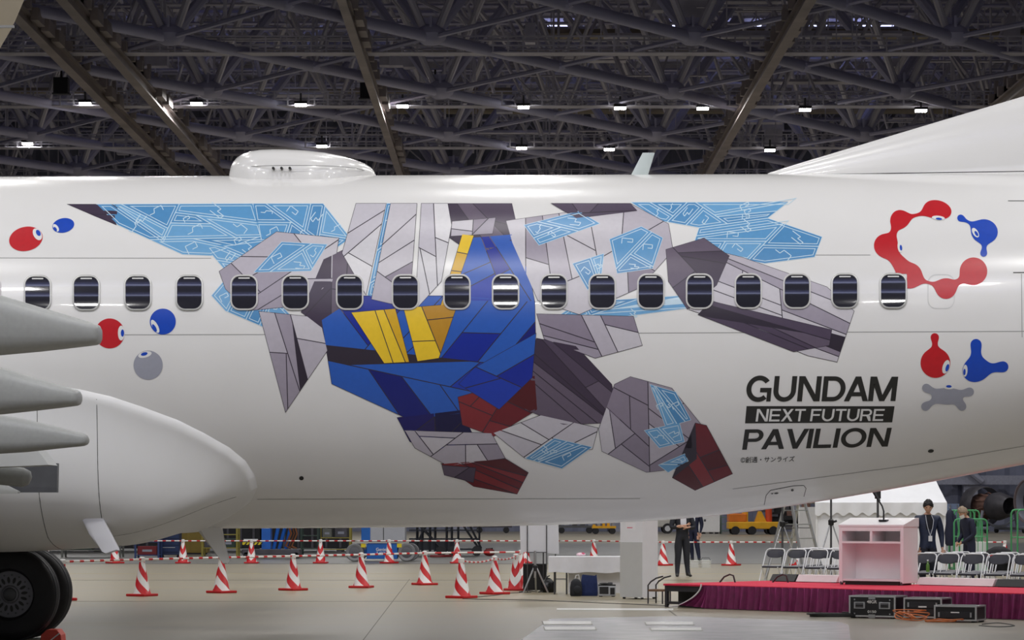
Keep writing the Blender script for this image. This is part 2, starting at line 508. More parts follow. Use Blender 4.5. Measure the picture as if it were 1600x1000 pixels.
# dark speakers hung under the roof
for k, (a, b, Y) in enumerate(((96, 134, 134), (574, 142, 138), (680, 135, 140))):
    p = P(a, b, Y)
    mb = MB(); mb.box(p, (0.75, 0.6, 0.8)); mb.box(p + Vector((0, 0, 0.6)), (0.1, 0.1, 0.6)); mb.box(p + Vector((0, 0, -0.42)), (0.9, 0.5, 0.06))
    tag(mb.build('hanging_speaker', black_plastic, None, None), ['black box hung under the roof between the two left rails', 'black box hung under the roof left of the steep middle rail', 'black box hung under the roof right of the steep middle rail'][k], 'speaker', 'boxes hung under the roof')
# ================================================================== AIRLINER
YC = 28.9
air = thing('airliner', 'white narrow-body airliner with blue and grey shard livery parked across the hangar', 'airplane', (0, YC, 0))
AO = (0, YC, 0)
def hyp(d, k): return (math.sqrt(d * d + k * k) + d) / 2
def sec_w(X):
    e = hyp(X - 2.6, 1.0)
    return max(0.45, 1.88 - 0.0070 * e * e)
def z_top(X):
    e = hyp(X - 7.5, 1.0)
    return 5.243 + 0.0033 * X - 0.02 * e
def z_bot(X): return 1.293 + 0.2 * hyp(X - 2.2, 1.6)
def secp(X):
    w = sec_w(X); zt = z_top(X); zc = zt - w
    return w, zc, zc - z_bot(X)
def on_body(X, phi, off=0.0):
    """phi: angle from the near horizontal, + up"""
    w, zc, vl = secp(X)
    v = w if math.sin(phi) >= 0 else vl
    y = YC - w * math.cos(phi); z = zc + v * math.sin(phi)
    ny, nz = -math.cos(phi) / w, math.sin(phi) / v
    l = math.hypot(ny, nz)
    return Vector((X, y + off * ny / l, z + off * nz / l))
def inside(Y, rx, rz):
    X = rx * Y; Z = CH + rz * Y
    w, zc, vl = secp(X)
    v = w if Z >= zc else vl
    return ((Y - YC) / w) ** 2 + ((Z - zc) / v) ** 2 - 1
def hit(px, py, off=0.0):
    rx = (px - 800) / F; rz = (HY - py) / F
    y0 = 26.4; y = y0; ok = False
    while y < 29.3:
        if inside(y, rx, rz) < 0: ok = True; break
        y0 = y; y += 0.12
    if not ok:
        best = min((inside(26.4 + 0.02 * k, rx, rz), 26.4 + 0.02 * k) for k in range(140))
        y1 = best[1]
    else:
        a, b = y0, y
        for _ in range(22):
            c = (a + b) / 2
            if inside(c, rx, rz) < 0: b = c
            else: a = c
        y1 = b
    X = rx * y1; Z = CH + rz * y1
    w, zc, vl = secp(X); v = w if Z >= zc else vl
    n = Vector((0, (y1 - YC) / w ** 2, (Z - zc) / v ** 2)).normalized()
    return Vector((X, y1, Z)) + n * off
# fuselage skin
NS = 224
mb = MB(); rg = []
X = -15.0
while X <= 13.01:
    w, zc, vl = secp(X); ring = []
    for k in range(NS):
        t = 2 * PI * k / NS
        v = w if math.sin(t) >= 0 else vl
        ring.append((X, YC - w * math.cos(t), zc + v * math.sin(t)))
    rg.append(ring); X += 0.16
mb.rings(rg)
fus = mb.build('fuselage', white_paint, air, 60, AO)

# flat print laid on the skin -----------------------------------------
def project_bm(bm, name, mats, off, parent, y0, y1, step=7.0):
    y = math.floor(y0 / step) * step
    while y < y1:
        geom = list(bm.verts) + list(bm.edges) + list(bm.faces)
        bmesh.ops.bisect_plane(bm, geom=geom, plane_co=(0, y, 0), plane_no=(0, 1, 0)); y += step
    xs_ = [v.co.x for v in bm.verts]
    x = math.floor(min(xs_) / 36.0) * 36.0
    while y1 > y0 and x < max(xs_):
        if x > min(xs_):
            geom = list(bm.verts) + list(bm.edges) + list(bm.faces)
            bmesh.ops.bisect_plane(bm, geom=geom, plane_co=(x, 0, 0), plane_no=(1, 0, 0))
        x += 36.0 if x > 720 else 108.0
    for v in bm.verts:
        o = off + (v.co.z)            # z carries an extra layer height
        p = hit(v.co.x, v.co.y, o); v.co = p - Vector(AO)
    me = bpy.data.meshes.new(name)
    bm.to_mesh(me); bm.free()
    for mm in mats: me.materials.append(mm)
    # faces look outwards (towards -Y)
    flip = [p.index for p in me.polygons if p.normal.y > 0]
    if flip:
        b2 = bmesh.new(); b2.from_mesh(me); b2.faces.ensure_lookup_table()
        bmesh.ops.reverse_faces(b2, faces=[b2.faces[i] for i in flip]); b2.to_mesh(me); b2.free()
    me.shade_smooth()
    ob = bpy.data.objects.new(name, me); COL.objects.link(ob); ob.parent = parent
    return ob
def decal(name, polys, mats, off=0.003, parent=None, step=7.0):
    """polys: list of (points in photo pixels, material slot, extra height)"""
    bm = bmesh.new(); ys = []
    for pts, mi, ex in polys:
        vs = [bm.verts.new((a, b, ex)) for a, b in pts]
        f = bm.faces.new(vs); f.material_index = mi
        ys += [b for a, b in pts]
    bmesh.ops.triangulate(bm, faces=bm.faces[:])
    return project_bm(bm, name, mats, off, parent or air, min(ys), max(ys), step)
def ell(cx, cy, rx, ry, a=0.0, n=36):
    c, s = math.cos(a), math.sin(a)
    return [(cx + rx * math.cos(t) * c - ry * math.sin(t) * s, cy + rx * math.cos(t) * s + ry * math.sin(t) * c) for t in (2 * PI * k / n for k in range(n))]
def rrect(cx, cy, w, h, r, n=6, sk=0.0):
    pts = []
    for (sx, sy, a0) in ((1, 1, 0), (-1, 1, PI / 2), (-1, -1, PI), (1, -1, 3 * PI / 2)):
        for k in range(n + 1):
            t = a0 + PI / 2 * k / n
            x = cx + sx * (w / 2 - r) + r * math.cos(t); y = cy + sy * (h / 2 - r) + r * math.sin(t)
            pts.append((x + sk * (y - cy), y))
    return pts
def hline(pts, w=1.0):
    out = []
    for (a, b), (c, d) in zip(pts[:-1], pts[1:]):
        l = math.hypot(c - a, d - b); nx, ny = -(d - b) / l * w / 2, (c - a) / l * w / 2
        out.append([(a + nx, b + ny), (a - nx, b - ny), (c - nx, d - ny), (c + nx, d + ny)])
    return out
# skin seams
def seam(name, pts, m, w=1.0, off=0.0018): return decal(name, [(q, 0, 0) for q in hline(pts, w)], [m], off)
seam('skin_seam', [(-60, 403), (330, 403.5)], seam_m, 0.9)
seam('skin_seam', [(1040, 399), (1360, 398.5)], seam_m, 0.9)
seam('skin_seam', [(-60, 523.5), (600, 522.5)], seam_m, 1.0)
seam('skin_seam', [(880, 521), (1640, 517.5)], seam_m, 1.0)
seam('skin_seam', [(1575, 314), (1660, 314)], dark_seam, 1.0)
seam('door_outline', [(1583, 426), (1640, 425.5)], dark_seam, 1.4)
seam('door_outline', [(1596, 428), (1597, 527)], seam_m, 0.9)
seam('skin_seam', [(1145, 764), (1430, 726), (1640, 690)], seam_m, 0.7)
seam('skin_seam', [(402, 780), (1000, 779)], seam_m, 0.7)
seam('hatch_outline', [(1194, 789), (1197, 774), (1204, 766), (1240, 759), (1256, 758.5), (1259.5, 763), (1256, 776)], dark_seam, 0.9)
for e in (ell(1213, 770.5, 3.4, 1.3, -0.1, 14), ell(1238, 765.5, 2.2, 2.0, 0, 14), ell(1206.5, 771, 1.6, 0.9, 0, 10)):
    decal('hatch_latch', [(e, 0, 0)], [print_black], 0.003)
decal('drain_port', [(ell(471, 747, 3.6, 3.2), 0, 0)], [print_black], 0.003)
decal('drain_port', [(ell(1454.5, 704.5, 4.6, 2.6, -0.15), 0, 0)], [print_black], 0.003)
decal('blanked_window', [(q, 0, 0) for q in hline(rrect(1470.5, 455.5, 41, 53, 13) + [rrect(1470.5, 455.5, 41, 53, 13)[0]], 1.3)], [mat('blanked_window_ring', (216, 216, 214), 0.3)], 0.002)

# ------------------------------------------------ abstract livery graphic: shards of blue, grey, yellow and dark red
def area(p):
    return 0.5 * sum(p[i][0] * p[(i + 1) % len(p)][1] - p[(i + 1) % len(p)][0] * p[i][1] for i in range(len(p)))
def cut(p, c, a):
    nx, ny = -math.sin(a), math.cos(a)
    A, B = [], []
    for i in range(len(p)):
        q, r = p[i], p[(i + 1) % len(p)]
        dq = (q[0] - c[0]) * nx + (q[1] - c[1]) * ny; dr = (r[0] - c[0]) * nx + (r[1] - c[1]) * ny
        (A if dq >= 0 else B).append(q)
        if dq * dr < 0:
            t = dq / (dq - dr); x = (q[0] + (r[0] - q[0]) * t, q[1] + (r[1] - q[1]) * t); A.append(x); B.append(x)
    return A, B
def shatter(p, n, rg, angs):
    ps = [p]
    while len(ps) < n:
        ps.sort(key=lambda q: -abs(area(q)))
        q = ps.pop(0)
        cx = sum(a for a, b in q) / len(q); cy = sum(b for a, b in q) / len(q)
        A, B = cut(q, (cx + rg.uniform(-.12, .12) * math.sqrt(abs(area(q))), cy + rg.uniform(-.12, .12) * math.sqrt(abs(area(q)))), rg.choice(angs) + rg.uniform(-.15, .15))
        if len(A) > 2 and len(B) > 2 and abs(area(A)) > 30 and abs(area(B)) > 30: ps += [A, B]
        else: ps.append(q); break
    return ps
def shrink(p, d):
    s = 1 if area(p) > 0 else -1
    n = len(p); out = []
    L = []
    for i in range(n):
        a, b = p[i], p[(i + 1) % n]; l = math.hypot(b[0] - a[0], b[1] - a[1]) or 1e-6
        nx, ny = -(b[1] - a[1]) / l * s, (b[0] - a[0]) / l * s
        L.append((a[0] + nx * d, a[1] + ny * d, (b[0] - a[0]) / l, (b[1] - a[1]) / l))
    for i in range(n):
        x1, y1, dx1, dy1 = L[i - 1]; x2, y2, dx2, dy2 = L[i]
        de = dx1 * dy2 - dy1 * dx2
        if abs(de) < 1e-3: out.append((x2, y2)); continue
        t = ((x2 - x1) * dy2 - (y2 - y1) * dx2) / de
        out.append((x1 + dx1 * t, y1 + dy1 * t))
    if area(out) * s <= 8: return None
    for a, b in zip(p, out):
        if math.hypot(a[0] - b[0], a[1] - b[1]) > 8 * d + 3: return None
    return out
PAL = {
    'sky': [(96, 160, 210), (84, 148, 200), (112, 172, 218)],
    'line': [(206, 230, 244)],
    'grey': [(192, 186, 196), (166, 158, 172), (146, 136, 152), (210, 206, 212)],
    'dark': [(84, 72, 92), (66, 54, 74), (104, 92, 110)],
    'white': [(232, 230, 232), (220, 218, 222), (206, 202, 210)],
    'blue': [(20, 44, 156), (30, 62, 176), (18, 30, 120), (44, 96, 190)],
    'navy': [(30, 26, 104), (40, 34, 92), (22, 20, 70)],
    'yellow': [(246, 206, 48), (226, 178, 36), (196, 144, 40)],
    'red': [(112, 30, 42), (88, 24, 34), (136, 44, 52)],
    'ink': [(52, 44, 58)],
}
slot = {}; slots = []
for k_, cs in PAL.items():
    for i_, c_ in enumerate(cs):
        slot[(k_, i_)] = len(slots); slots.append(mat('livery_%s_%d' % (k_, i_), c_, 0.3, 0, 0.03, 20))
def wander(rg, q):
    """a short angular white line inside a blue panel"""
    cx = sum(a for a, b in q) / len(q); cy = sum(b for a, b in q) / len(q)
    r = math.sqrt(abs(area(q))) * 0.28; a = rg.choice((0.1, 0.65, -0.45, 2.2)); w = r * rg.uniform(.35, .6)
    c, s = math.cos(a), math.sin(a)
    loc = rg.choice(([(-r, -w), (r * .3, -w), (r * .1, 0), (r, 0), (r * .8, w), (-r * .6, w)], [(-r, 0), (-r * .3, 0), (-r * .1, -w), (r, -w), (r, w * .3)], [(-r, w), (-r, -w), (r * .4, -w), (r * .4, w * .2), (-r * .3, w * .2)]))
    return [(cx + x * c - y * s, cy + x * s + y * c) for x, y in loc]
art = []; lev_n = []
def shard(poly, pal, n, seed, angs=(0.1, 0.9, -0.7, 1.6), gap=0.7, lev=0.0):
    rg = random.Random(seed)
    lev += 0.00003 * (len(lev_n)); lev_n.append(1)
    art.append((poly, slot[('line' if pal == 'sky' else 'ink', 0)], lev))
    for q in shatter(poly, n, rg, angs):
        s = shrink(q, gap)
        if s is None: continue
        art.append((s, slot[(pal, rg.randrange(len(PAL[pal])))], lev + 0.0004))
        if pal == 'sky' and abs(area(s)) > 250:
            i1, i2 = shrink(s, 2.6), shrink(s, 3.7)
            if i1 and i2:
                for a in range(len(s)):
                    b = (a + 1) % len(s); art.append(([i1[a], i1[b], i2[b], i2[a]], slot[('line', 0)], lev + 0.0008))
            for h in hline(wander(rg, s), 1.3): art.append((h, slot[('line', 0)], lev + 0.0008))
T = 318
L1, L2, L3 = 0.0012, 0.0024, 0.0036
# wide pale-blue fans on both sides
shard([(104, T + 1), (185, T + 1), (360 / 2 + 2, 352), (148, 338)], 'dark', 2, 1)
shard([(150, T + 1), (395, T), (412, 372), (330, 400), (285, 398), (184, 352)], 'sky', 9, 2, (0.1, 0.5, 1.9))
shard([(395, T), (505, T), (548, 372), (520, 392), (405, 378)], 'sky', 7, 3, (0.1, 0.5, 1.9))
shard([(320, 385), (420, 372), (400, 420), (356, 428)], 'sky', 3, 31, (0.1, 0.5))
shard([(985, T - 2), (1232, T - 2), (1200, 341), (1092, 356), (1030, 345)], 'sky', 7, 4, (-.1, .6, -0.9))
shard([(1092, 356), (1200, 341), (1285, 370), (1273, 402), (1195, 412), (1080, 392)], 'sky', 6, 5, (-.1, .6, 2.2))
shard([(330, 462), (352, 436), (432, 470), (500, 538), (470, 536), (352, 486)], 'sky', 5, 6, (0.4, 1.9))
shard([(862, 500), (905, 472), (1060, 462), (1075, 482), (960, 497)], 'sky', 6, 7, (-.2, 1.2))
# left grey wedges
shard([(342, 424), (432, 362), (530, 372), (520, 440), (470, 478), (388, 486), (352, 452)], 'grey', 9, 8, (-.5, 0.9, 0.1), lev=L1)
shard([(440, 378), (512, 382), (486, 424), (396, 426)], 'sky', 3, 9, (-.5, 1.0), lev=L2)
shard([(404, 486), (500, 496), (512, 548), (446, 645)], 'grey', 7, 10, (1.4, 0.2), lev=L1)
shard([(505, 405), (548, 385), (560, 470), (512, 520), (470, 488)], 'dark', 5, 11, lev=L1)
# white facets at the top centre, broken into plain slabs
shard([(556, T), (604, T), (572, 462), (534, 396)], 'white', 4, 12, (0.5, -0.6), lev=L2)
shard([(610, T), (652, T), (640, 482), (580, 468)], 'grey', 5, 121, (0.5, -0.6), lev=L2)
shard([(658, T), (700, T), (706, 352), (690, 440), (648, 486)], 'white', 5, 122, (0.5, 1.4), lev=L2)
shard([(604, T), (640, T), (604, 470), (574, 462)], 'sky', 3, 123, (0.5, -.6), lev=L1)
shard([(688, T), (800, T), (812, 372), (742, 400), (702, 372)], 'dark', 7, 13, lev=L1)
shard([(706, 346), (775, 340), (770, 366), (704, 370)], 'grey', 4, 130, lev=L2)
# blue heart of the composition
shard([(505, 470), (556, 440), (600, 480), (690, 470), (740, 372), (800, 372), (832, 440), (836, 560), (790, 640), (712, 656), (630, 652), (520, 598)][0:0] or [(502, 500), (560, 462), (700, 462), (836, 470), (838, 560), (772, 640), (640, 656), (518, 600)], 'blue', 16, 14, (0.9, -0.8, 0.1), lev=L1)
shard([(728, 372), (800, 366), (828, 430), (836, 472), (702, 470)], 'blue', 6, 15, (1.1, -.4), lev=L1)
shard([(740, 575), (838, 520), (832, 590), (780, 640), (716, 600)], 'blue', 4, 150, (0.5, -.4), lev=L2)
shard([(620, 652), (720, 640), (745, 690), (690, 712), (640, 690)], 'navy', 5, 16, lev=L1)
# yellow bars
shard([(548, 488), (618, 482), (640, 566), (600, 568)], 'yellow', 3, 17, (0.0, 1.3), lev=L2)
shard([(630, 481), (716, 474), (686, 560), (652, 565)], 'yellow', 4, 171, (0.0, 1.3), lev=L2)
shard([(722, 366), (741, 368), (704, 476), (688, 478)], 'yellow', 3, 18, (0.2,), lev=L2)
# grey slabs, right
shard([(790, 345), (985, T), (1045, 350), (1052, 392), (1000, 450), (905, 492), (840, 470), (800, 380)], 'grey', 12, 19, (0.4, -0.5, 1.5), lev=L1)
shard([(818, 352), (905, 330), (938, 350), (842, 384)], 'sky', 3, 20, (0.3, -.4), lev=L2)
shard([(952, 374), (1002, 354), (1036, 372), (1020, 420), (964, 428)], 'sky', 3, 21, (0.5, -.8), lev=L2)
shard([(894, 412), (944, 396), (940, 430), (918, 454)], 'sky', 2, 22, (1.2,), lev=L2)
shard([(860, T), (985, T), (996, 330), (900, 342)], 'dark', 4, 23, lev=L2)
shard([(1040, 390), (1100, 372), (1140, 400), (1120, 446), (1074, 484), (1044, 440)], 'dark', 5, 24, lev=L2)
shard([(1120, 392), (1160, 402), (1292, 448), (1335, 486), (1308, 566), (1262, 556), (1150, 510), (1076, 484)], 'grey', 12, 25, (0.35, 1.6), lev=L1)
shard([(1110, 470), (1300, 515), (1296, 540), (1240, 550), (1090, 492)], 'dark', 5, 26, (0.3,), lev=L2)
shard([(838, 490), (990, 494), (1004, 540), (930, 560), (850, 530)], 'grey', 6, 27, (0.2, 1.2), lev=L1)
# lower cascade of slabs
shard([(838, 528), (900, 540), (956, 600), (970, 660), (880, 664), (820, 640)], 'dark', 8, 28, (0.8, -.5), lev=L1)
shard([(715, 620), (836, 586), (840, 640), (772, 682), (722, 664)], 'red', 6, 29, (0.3, -.9), lev=L1)
shard([(632, 672), (768, 676), (790, 716), (700, 728), (648, 700)], 'grey', 7, 32, lev=L1)
shard([(770, 676), (845, 648), (935, 668), (926, 702), (820, 716)], 'white', 6, 33, (0.4, -.6), lev=L1)
shard([(820, 716), (866, 684), (926, 698), (878, 732)], 'sky', 3, 34, (-.5, .4), lev=L2)
shard([(688, 724), (790, 716), (826, 738), (808, 772), (740, 760)], 'red', 5, 35, (0.3,), lev=L1)
shard([(690, 726), (744, 730), (740, 754), (694, 742)], 'dark', 2, 36, lev=L2)
shard([(935, 670), (960, 600), (985, 588), (1050, 606), (1100, 668), (1080, 730), (1010, 738), (940, 705)], 'grey', 12, 37, (0.6, -.7, 1.5), lev=L1)
shard([(1015, 600), (1056, 612), (1080, 656), (1040, 668)], 'sky', 3, 38, (1.0, -.3), lev=L2)
shard([(1006, 672), (1062, 660), (1070, 690), (1030, 700)], 'sky', 2, 39, lev=L2)
shard([(1028, 726), (1070, 708), (1076, 720), (1044, 738)], 'sky', 2, 40, lev=L2)
shard([(1086, 660), (1104, 664), (1145, 740), (1086, 766), (1050, 746), (1088, 716)], 'red', 5, 41, (0.9, -.4), lev=L2)
lg = decal('livery_graphic', art, slots, 0.002)
lg['label'] = 'angular shards of pale blue, grey, royal blue, yellow and dark red'

# ------------------------------------------------ emblem blobs
def sdf_print(name, fn, bbox, m, off, step=1.6):
    bm = bmesh.new(); cache = {}
    nx = int((bbox[2] - bbox[0]) / step) + 1; ny = int((bbox[3] - bbox[1]) / step) + 1
    val = {}
    for i in range(nx + 1):
        for j in range(ny + 1):
            val[i, j] = fn(bbox[0] + i * step, bbox[1] + j * step)
    def vert(key, p):
        if key not in cache: cache[key] = bm.verts.new((p[0], p[1], 0))
        return cache[key]
    def pt(i, j): return (bbox[0] + i * step, bbox[1] + j * step)
    for i in range(nx):
        for j in range(ny):
            for tri in (((i, j), (i + 1, j), (i + 1, j + 1)), ((i, j), (i + 1, j + 1), (i, j + 1))):
                out = []
                for a in range(3):
                    k0, k1 = tri[a], tri[(a + 1) % 3]; v0, v1 = val[k0], val[k1]
                    if v0 <= 0: out.append(vert(k0, pt(*k0)))
                    if (v0 <= 0) != (v1 <= 0):
                        t = v0 / (v0 - v1); p0, p1 = pt(*k0), pt(*k1)
                        out.append(vert(tuple(sorted((k0, k1))), (p0[0] + (p1[0] - p0[0]) * t, p0[1] + (p1[1] - p0[1]) * t)))
                if len(out) >= 3:
                    try: bm.faces.new(out)
                    except ValueError: pass
    return project_bm(bm, name, [m], off, air, 0, -1)
def smin(a, b, k):
    h = max(k - abs(a - b), 0) / k
    return min(a, b) - h * h * k * 0.25
def blobs(cs, links, k):
    """circles / ellipses plus thin links, blended"""
    def fn(x, y):
        d = 1e9
        for c in cs:
            if len(c) == 3: e = math.hypot(x - c[0], y - c[1]) - c[2]
            else:
                ca, sa = math.cos(c[4]), math.sin(c[4]); u = (x - c[0]) * ca + (y - c[1]) * sa; v = -(x - c[0]) * sa + (y - c[1]) * ca
                q = math.hypot(u / c[2], v / c[3]); e = (q - 1) * min(c[2], c[3])
            d = smin(d, e, k) if d < 1e8 else e
        for (x0, y0, x1, y1, r) in links:
            dx, dy = x1 - x0, y1 - y0; t = max(0, min(1, ((x - x0) * dx + (y - y0) * dy) / (dx * dx + dy * dy)))
            d = smin(d, math.hypot(x - x0 - dx * t, y - y0 - dy * t) - r, k)
        return d
    return fn
def eye(cx, cy, rx, ry, a, px, py, prx, pry):
    decal('emblem_eye', [(ell(cx, cy, rx, ry, a, 24), 0, 0), (ell(px, py, prx, pry, a, 20), 1, 0.001)], [print_white, print_blue], 0.0052)
B = 0.0035
ring = blobs([(1465, 328, 22, 14.5, 0.25), (1406, 343, 14.5), (1384, 384, 18.5), (1405, 410, 7), (1421, 431, 20), (1478, 451, 16), (1521, 424, 21.5)],
             [(1406, 343, 1450, 332, 2), (1400, 350, 1394, 372, 3), (1388, 390, 1418, 428, 8), (1425, 435, 1475, 448, 2), (1480, 450, 1518, 430, 2.5)], 13)
def ring_cut(x, y):
    # the print stops at the surround of the last cabin window
    d = ring(x, y)
    return max(d, -(max(abs(x - 1395.5) - 21.5, abs(y - 455) - 27)))
sdf_print('emblem_blob', ring_cut, (1360, 305, 1550, 475), print_red, B)
eye(1466, 341, 10.2, 3.4, 0.1, 1467, 342.5, 5, 1.7)
eye(1406, 386, 3.6, 9.0, -0.1, 1407.6, 387.5, 1.9, 4.5)
sdf_print('emblem_blob', blobs([(1538, 362, 21, 19, 0.2), (1501, 341, 3.4), (1537, 396, 3.6)], [(1501, 341, 1532, 357, 1.2), (1537, 396, 1539, 372, 0.8)], 12), (1492, 332, 1568, 404), print_blue, B)
eye(1524, 364, 4.2, 8.4, -0.55, 1525.5, 365.5, 2.2, 4.6)
sdf_print('emblem_blob', blobs([(1461.5, 567, 23.2), (1460.5, 527, 4.6)], [(1460.5, 527, 1461, 550, 2.0)], 12), (1432, 515, 1492, 596), print_red, B)
eye(1478, 573, 5.2, 11, 0.3, 1480, 574.5, 2.6, 6)
sdf_print('emblem_blob', blobs([(1524, 578, 20.5, 18.5, -0.4), (1525, 538.5, 4.6), (1567, 573, 4.8)], [(1525, 538, 1525, 565, 2.5), (1567, 573, 1535, 577, 2)], 20), (1496, 528, 1578, 604), print_blue, B)
eye(1508, 579, 3.6, 9.4, 0.05, 1506.8, 581, 1.9, 5)
sdf_print('emblem_blob', blobs([(1480, 619, 22, 13, 0), (1447.5, 606, 5.2), (1515, 612, 5.4), (1446, 635, 5.4), (1503, 635, 5.2)], [(1447, 606, 1470, 616, 2), (1515, 612, 1490, 616, 2), (1446, 635, 1468, 622, 2), (1503, 635, 1492, 622, 2)], 11), (1436, 596, 1526, 646), print_grey, B)
eye(1482.5, 604.5, 8.5, 3.5, 0.03, 1482.5, 603.4, 4.4, 2.0)
for (cx, cy, rx, ry, a, m) in ((40.5, 373.5, 26.5, 18.8, -0.22, print_red), (99, 352.5, 17.2, 11.2, -0.2, print_blue), (171.5, 521, 23.2, 23.4, 0, print_red), (254.5, 502.5, 20.3, 20.2, 0, print_blue), (231.5, 570.5, 22.8, 22.8, 0, print_grey)):
    decal('emblem_dot', [(ell(cx, cy, rx, ry, a, 56), 0, 0)], [m], B)
eye(58.5, 366.5, 6.2, 10, -0.5, 60, 364.5, 3.3, 5.2)
eye(87.5, 356.5, 3.6, 6.6, -0.6, 86.5, 358.5, 2, 3.8)
eye(189.5, 520.5, 5.2, 11.6, 0, 191.5, 520.5, 2.6, 5.6)
eye(242.5, 510, 4.4, 11.4, -0.5, 241.5, 512.5, 2.4, 6.6)
eye(226.5, 554, 10.8, 4.8, -0.25, 225.5, 553, 5.4, 2.6)

# ------------------------------------------------ lettering
def text_polys(s, quad, bold=0.0, space=1.0):
    cu = bpy.data.curves.new('t', 'FONT'); cu.body = s; cu.size = 1.0; cu.offset = bold; cu.space_character = space
    cu.resolution_u = 6
    ob = bpy.data.objects.new('t', cu); COL.objects.link(ob)
    bpy.context.view_layer.update()
    dg = bpy.context.evaluated_depsgraph_get()
    me = ob.evaluated_get(dg).to_mesh()
    vs = [(v.co.x, v.co.y) for v in me.vertices]; fs = [tuple(p.vertices) for p in me.polygons]
    ob.evaluated_get(dg).to_mesh_clear()
    bpy.data.objects.remove(ob); bpy.data.curves.remove(cu)
    x0 = min(v[0] for v in vs); x1 = max(v[0] for v in vs); y0 = min(v[1] for v in vs); y1 = max(v[1] for v in vs)
    tl, tr, br, bl = quad
    out = []
    for (x, y) in vs:
        u = (x - x0) / (x1 - x0); v = (y1 - y) / (y1 - y0)
        a = [(1 - v) * ((1 - u) * tl[i] + u * tr[i]) + v * ((1 - u) * bl[i] + u * br[i]) for i in (0, 1)]
        out.append(tuple(a))
    return out, fs
def arc(cx, cy, rx, ry, a0, a1, tx, ty, n=20):
    out = []
    for k in range(n):
        t0, t1 = a0 + (a1 - a0) * k / n, a0 + (a1 - a0) * (k + 1) / n
        out.append([(cx + rx * math.cos(t0), cy + ry * math.sin(t0)), (cx + rx * math.cos(t1), cy + ry * math.sin(t1)),
                    (cx + (rx - tx) * math.cos(t1), cy + (ry - ty) * math.sin(t1)), (cx + (rx - tx) * math.cos(t0), cy + (ry - ty) * math.sin(t0))])
    return out
def rct(x0, y0, x1, y1): return [(x0, y0), (x1, y0), (x1, y1), (x0, y1)]
def glyph(ch, w, s, t):
    """a heavy grotesque capital in a box w wide and 1 high (y up): stem s, bar t"""
    q = 1 - t
    if ch == 'I': return [rct(0, 0, w, 1)]
    if ch == 'L': return [rct(0, 0, s, 1), rct(s, 0, w, t)]
    if ch == 'T': return [rct(0, q, w, 1), rct(w / 2 - s / 2, 0, w / 2 + s / 2, q)]
    if ch == 'F': return [rct(0, 0, s, 1), rct(s, q, w, 1), rct(s, .44, w * .9, .44 + t * .95)]
    if ch == 'E': return [rct(0, 0, s, 1), rct(s, q, w, 1), rct(s, .42, w * .95, .42 + t * .95), rct(s, 0, w, t)]
    if ch == 'N': return [rct(0, 0, s, 1), rct(w - s, 0, w, 1), [(s * .1, 1), (s * 1.22, 1), (w - s * .1, 0), (w - s * 1.22, 0)]]
    if ch == 'M': return [rct(0, 0, s, 1), rct(w - s, 0, w, 1), [(0, 1), (s * 1.3, 1), (w / 2 + s * .5, 0), (w / 2 - s * .5, 0)], [(w, 1), (w - s * 1.3, 1), (w / 2 - s * .5, 0), (w / 2 + s * .5, 0)]]
    if ch == 'A': return [[(0, 0), (s * 1.08, 0), (w / 2 + s * .55, 1), (w / 2 - s * .55, 1)], [(w, 0), (w - s * 1.08, 0), (w / 2 - s * .55, 1), (w / 2 + s * .55, 1)], rct(w * .24, .2, w * .76, .2 + t * .95)]
    if ch == 'V': return [[(0, 1), (s * 1.08, 1), (w / 2 + s * .5, 0), (w / 2 - s * .5, 0)], [(w, 1), (w - s * 1.08, 1), (w / 2 - s * .5, 0), (w / 2 + s * .5, 0)]]
    if ch == 'X': return [[(0, 0), (s * 1.25, 0), (w * .97, 1), (w * .97 - s * 1.25, 1)], [(.03 * w, 1), (.03 * w + s * 1.25, 1), (w, 0), (w - s * 1.25, 0)]]
    if ch == 'U': return [rct(0, .42, s, 1), rct(w - s, .42, w, 1)] + arc(w / 2, .42, w / 2, .43, PI, 2 * PI, s, t * 1.02)
    if ch == 'O': return arc(w / 2, .5, w / 2, .515, 0, 2 * PI, s, t * 1.02, 40)
    if ch == 'D': return [rct(0, 0, s, 1), rct(s, 0, w * .48, t), rct(s, q, w * .48, 1)] + arc(w * .48, .5, w * .52, .5, -PI / 2, PI / 2, s, t, 22)
    if ch == 'P': return [rct(0, 0, s, 1), rct(s, q, w * .6, 1), rct(s, .38, w * .6, .38 + t * .9)] + arc(w * .6, .69, w * .4, .31, -PI / 2, PI / 2, s * .95, t * .95, 16)
    if ch == 'R': return [rct(0, 0, s, 1), rct(s, q, w * .6, 1), rct(s, .40, w * .6, .40 + t * .9)] + arc(w * .6, .70, w * .37, .30, -PI / 2, PI / 2, s * .95, t * .95, 16) + \
        [[(w * .5, .44), (w * .86, .40), (w * .96, 0), (w * .96 - s, 0)]]
    if ch == 'G': return arc(w / 2, .5, w / 2, .515, R(38), R(312), s, t * 1.05, 34) + [rct(w * .55, .36, w, .36 + t), rct(w - s * .85, 0, w, .36 + t), ]
    return []
WID = {'G': 1.06, 'U': .95, 'N': .95, 'D': .96, 'A': 1.02, 'M': 1.16, 'E': .84, 'X': .94, 'T': .84, 'F': .80, 'R': .92, 'P': .86, 'V': .98, 'I': .0, 'L': .80, 'O': 1.12, ' ': .34}
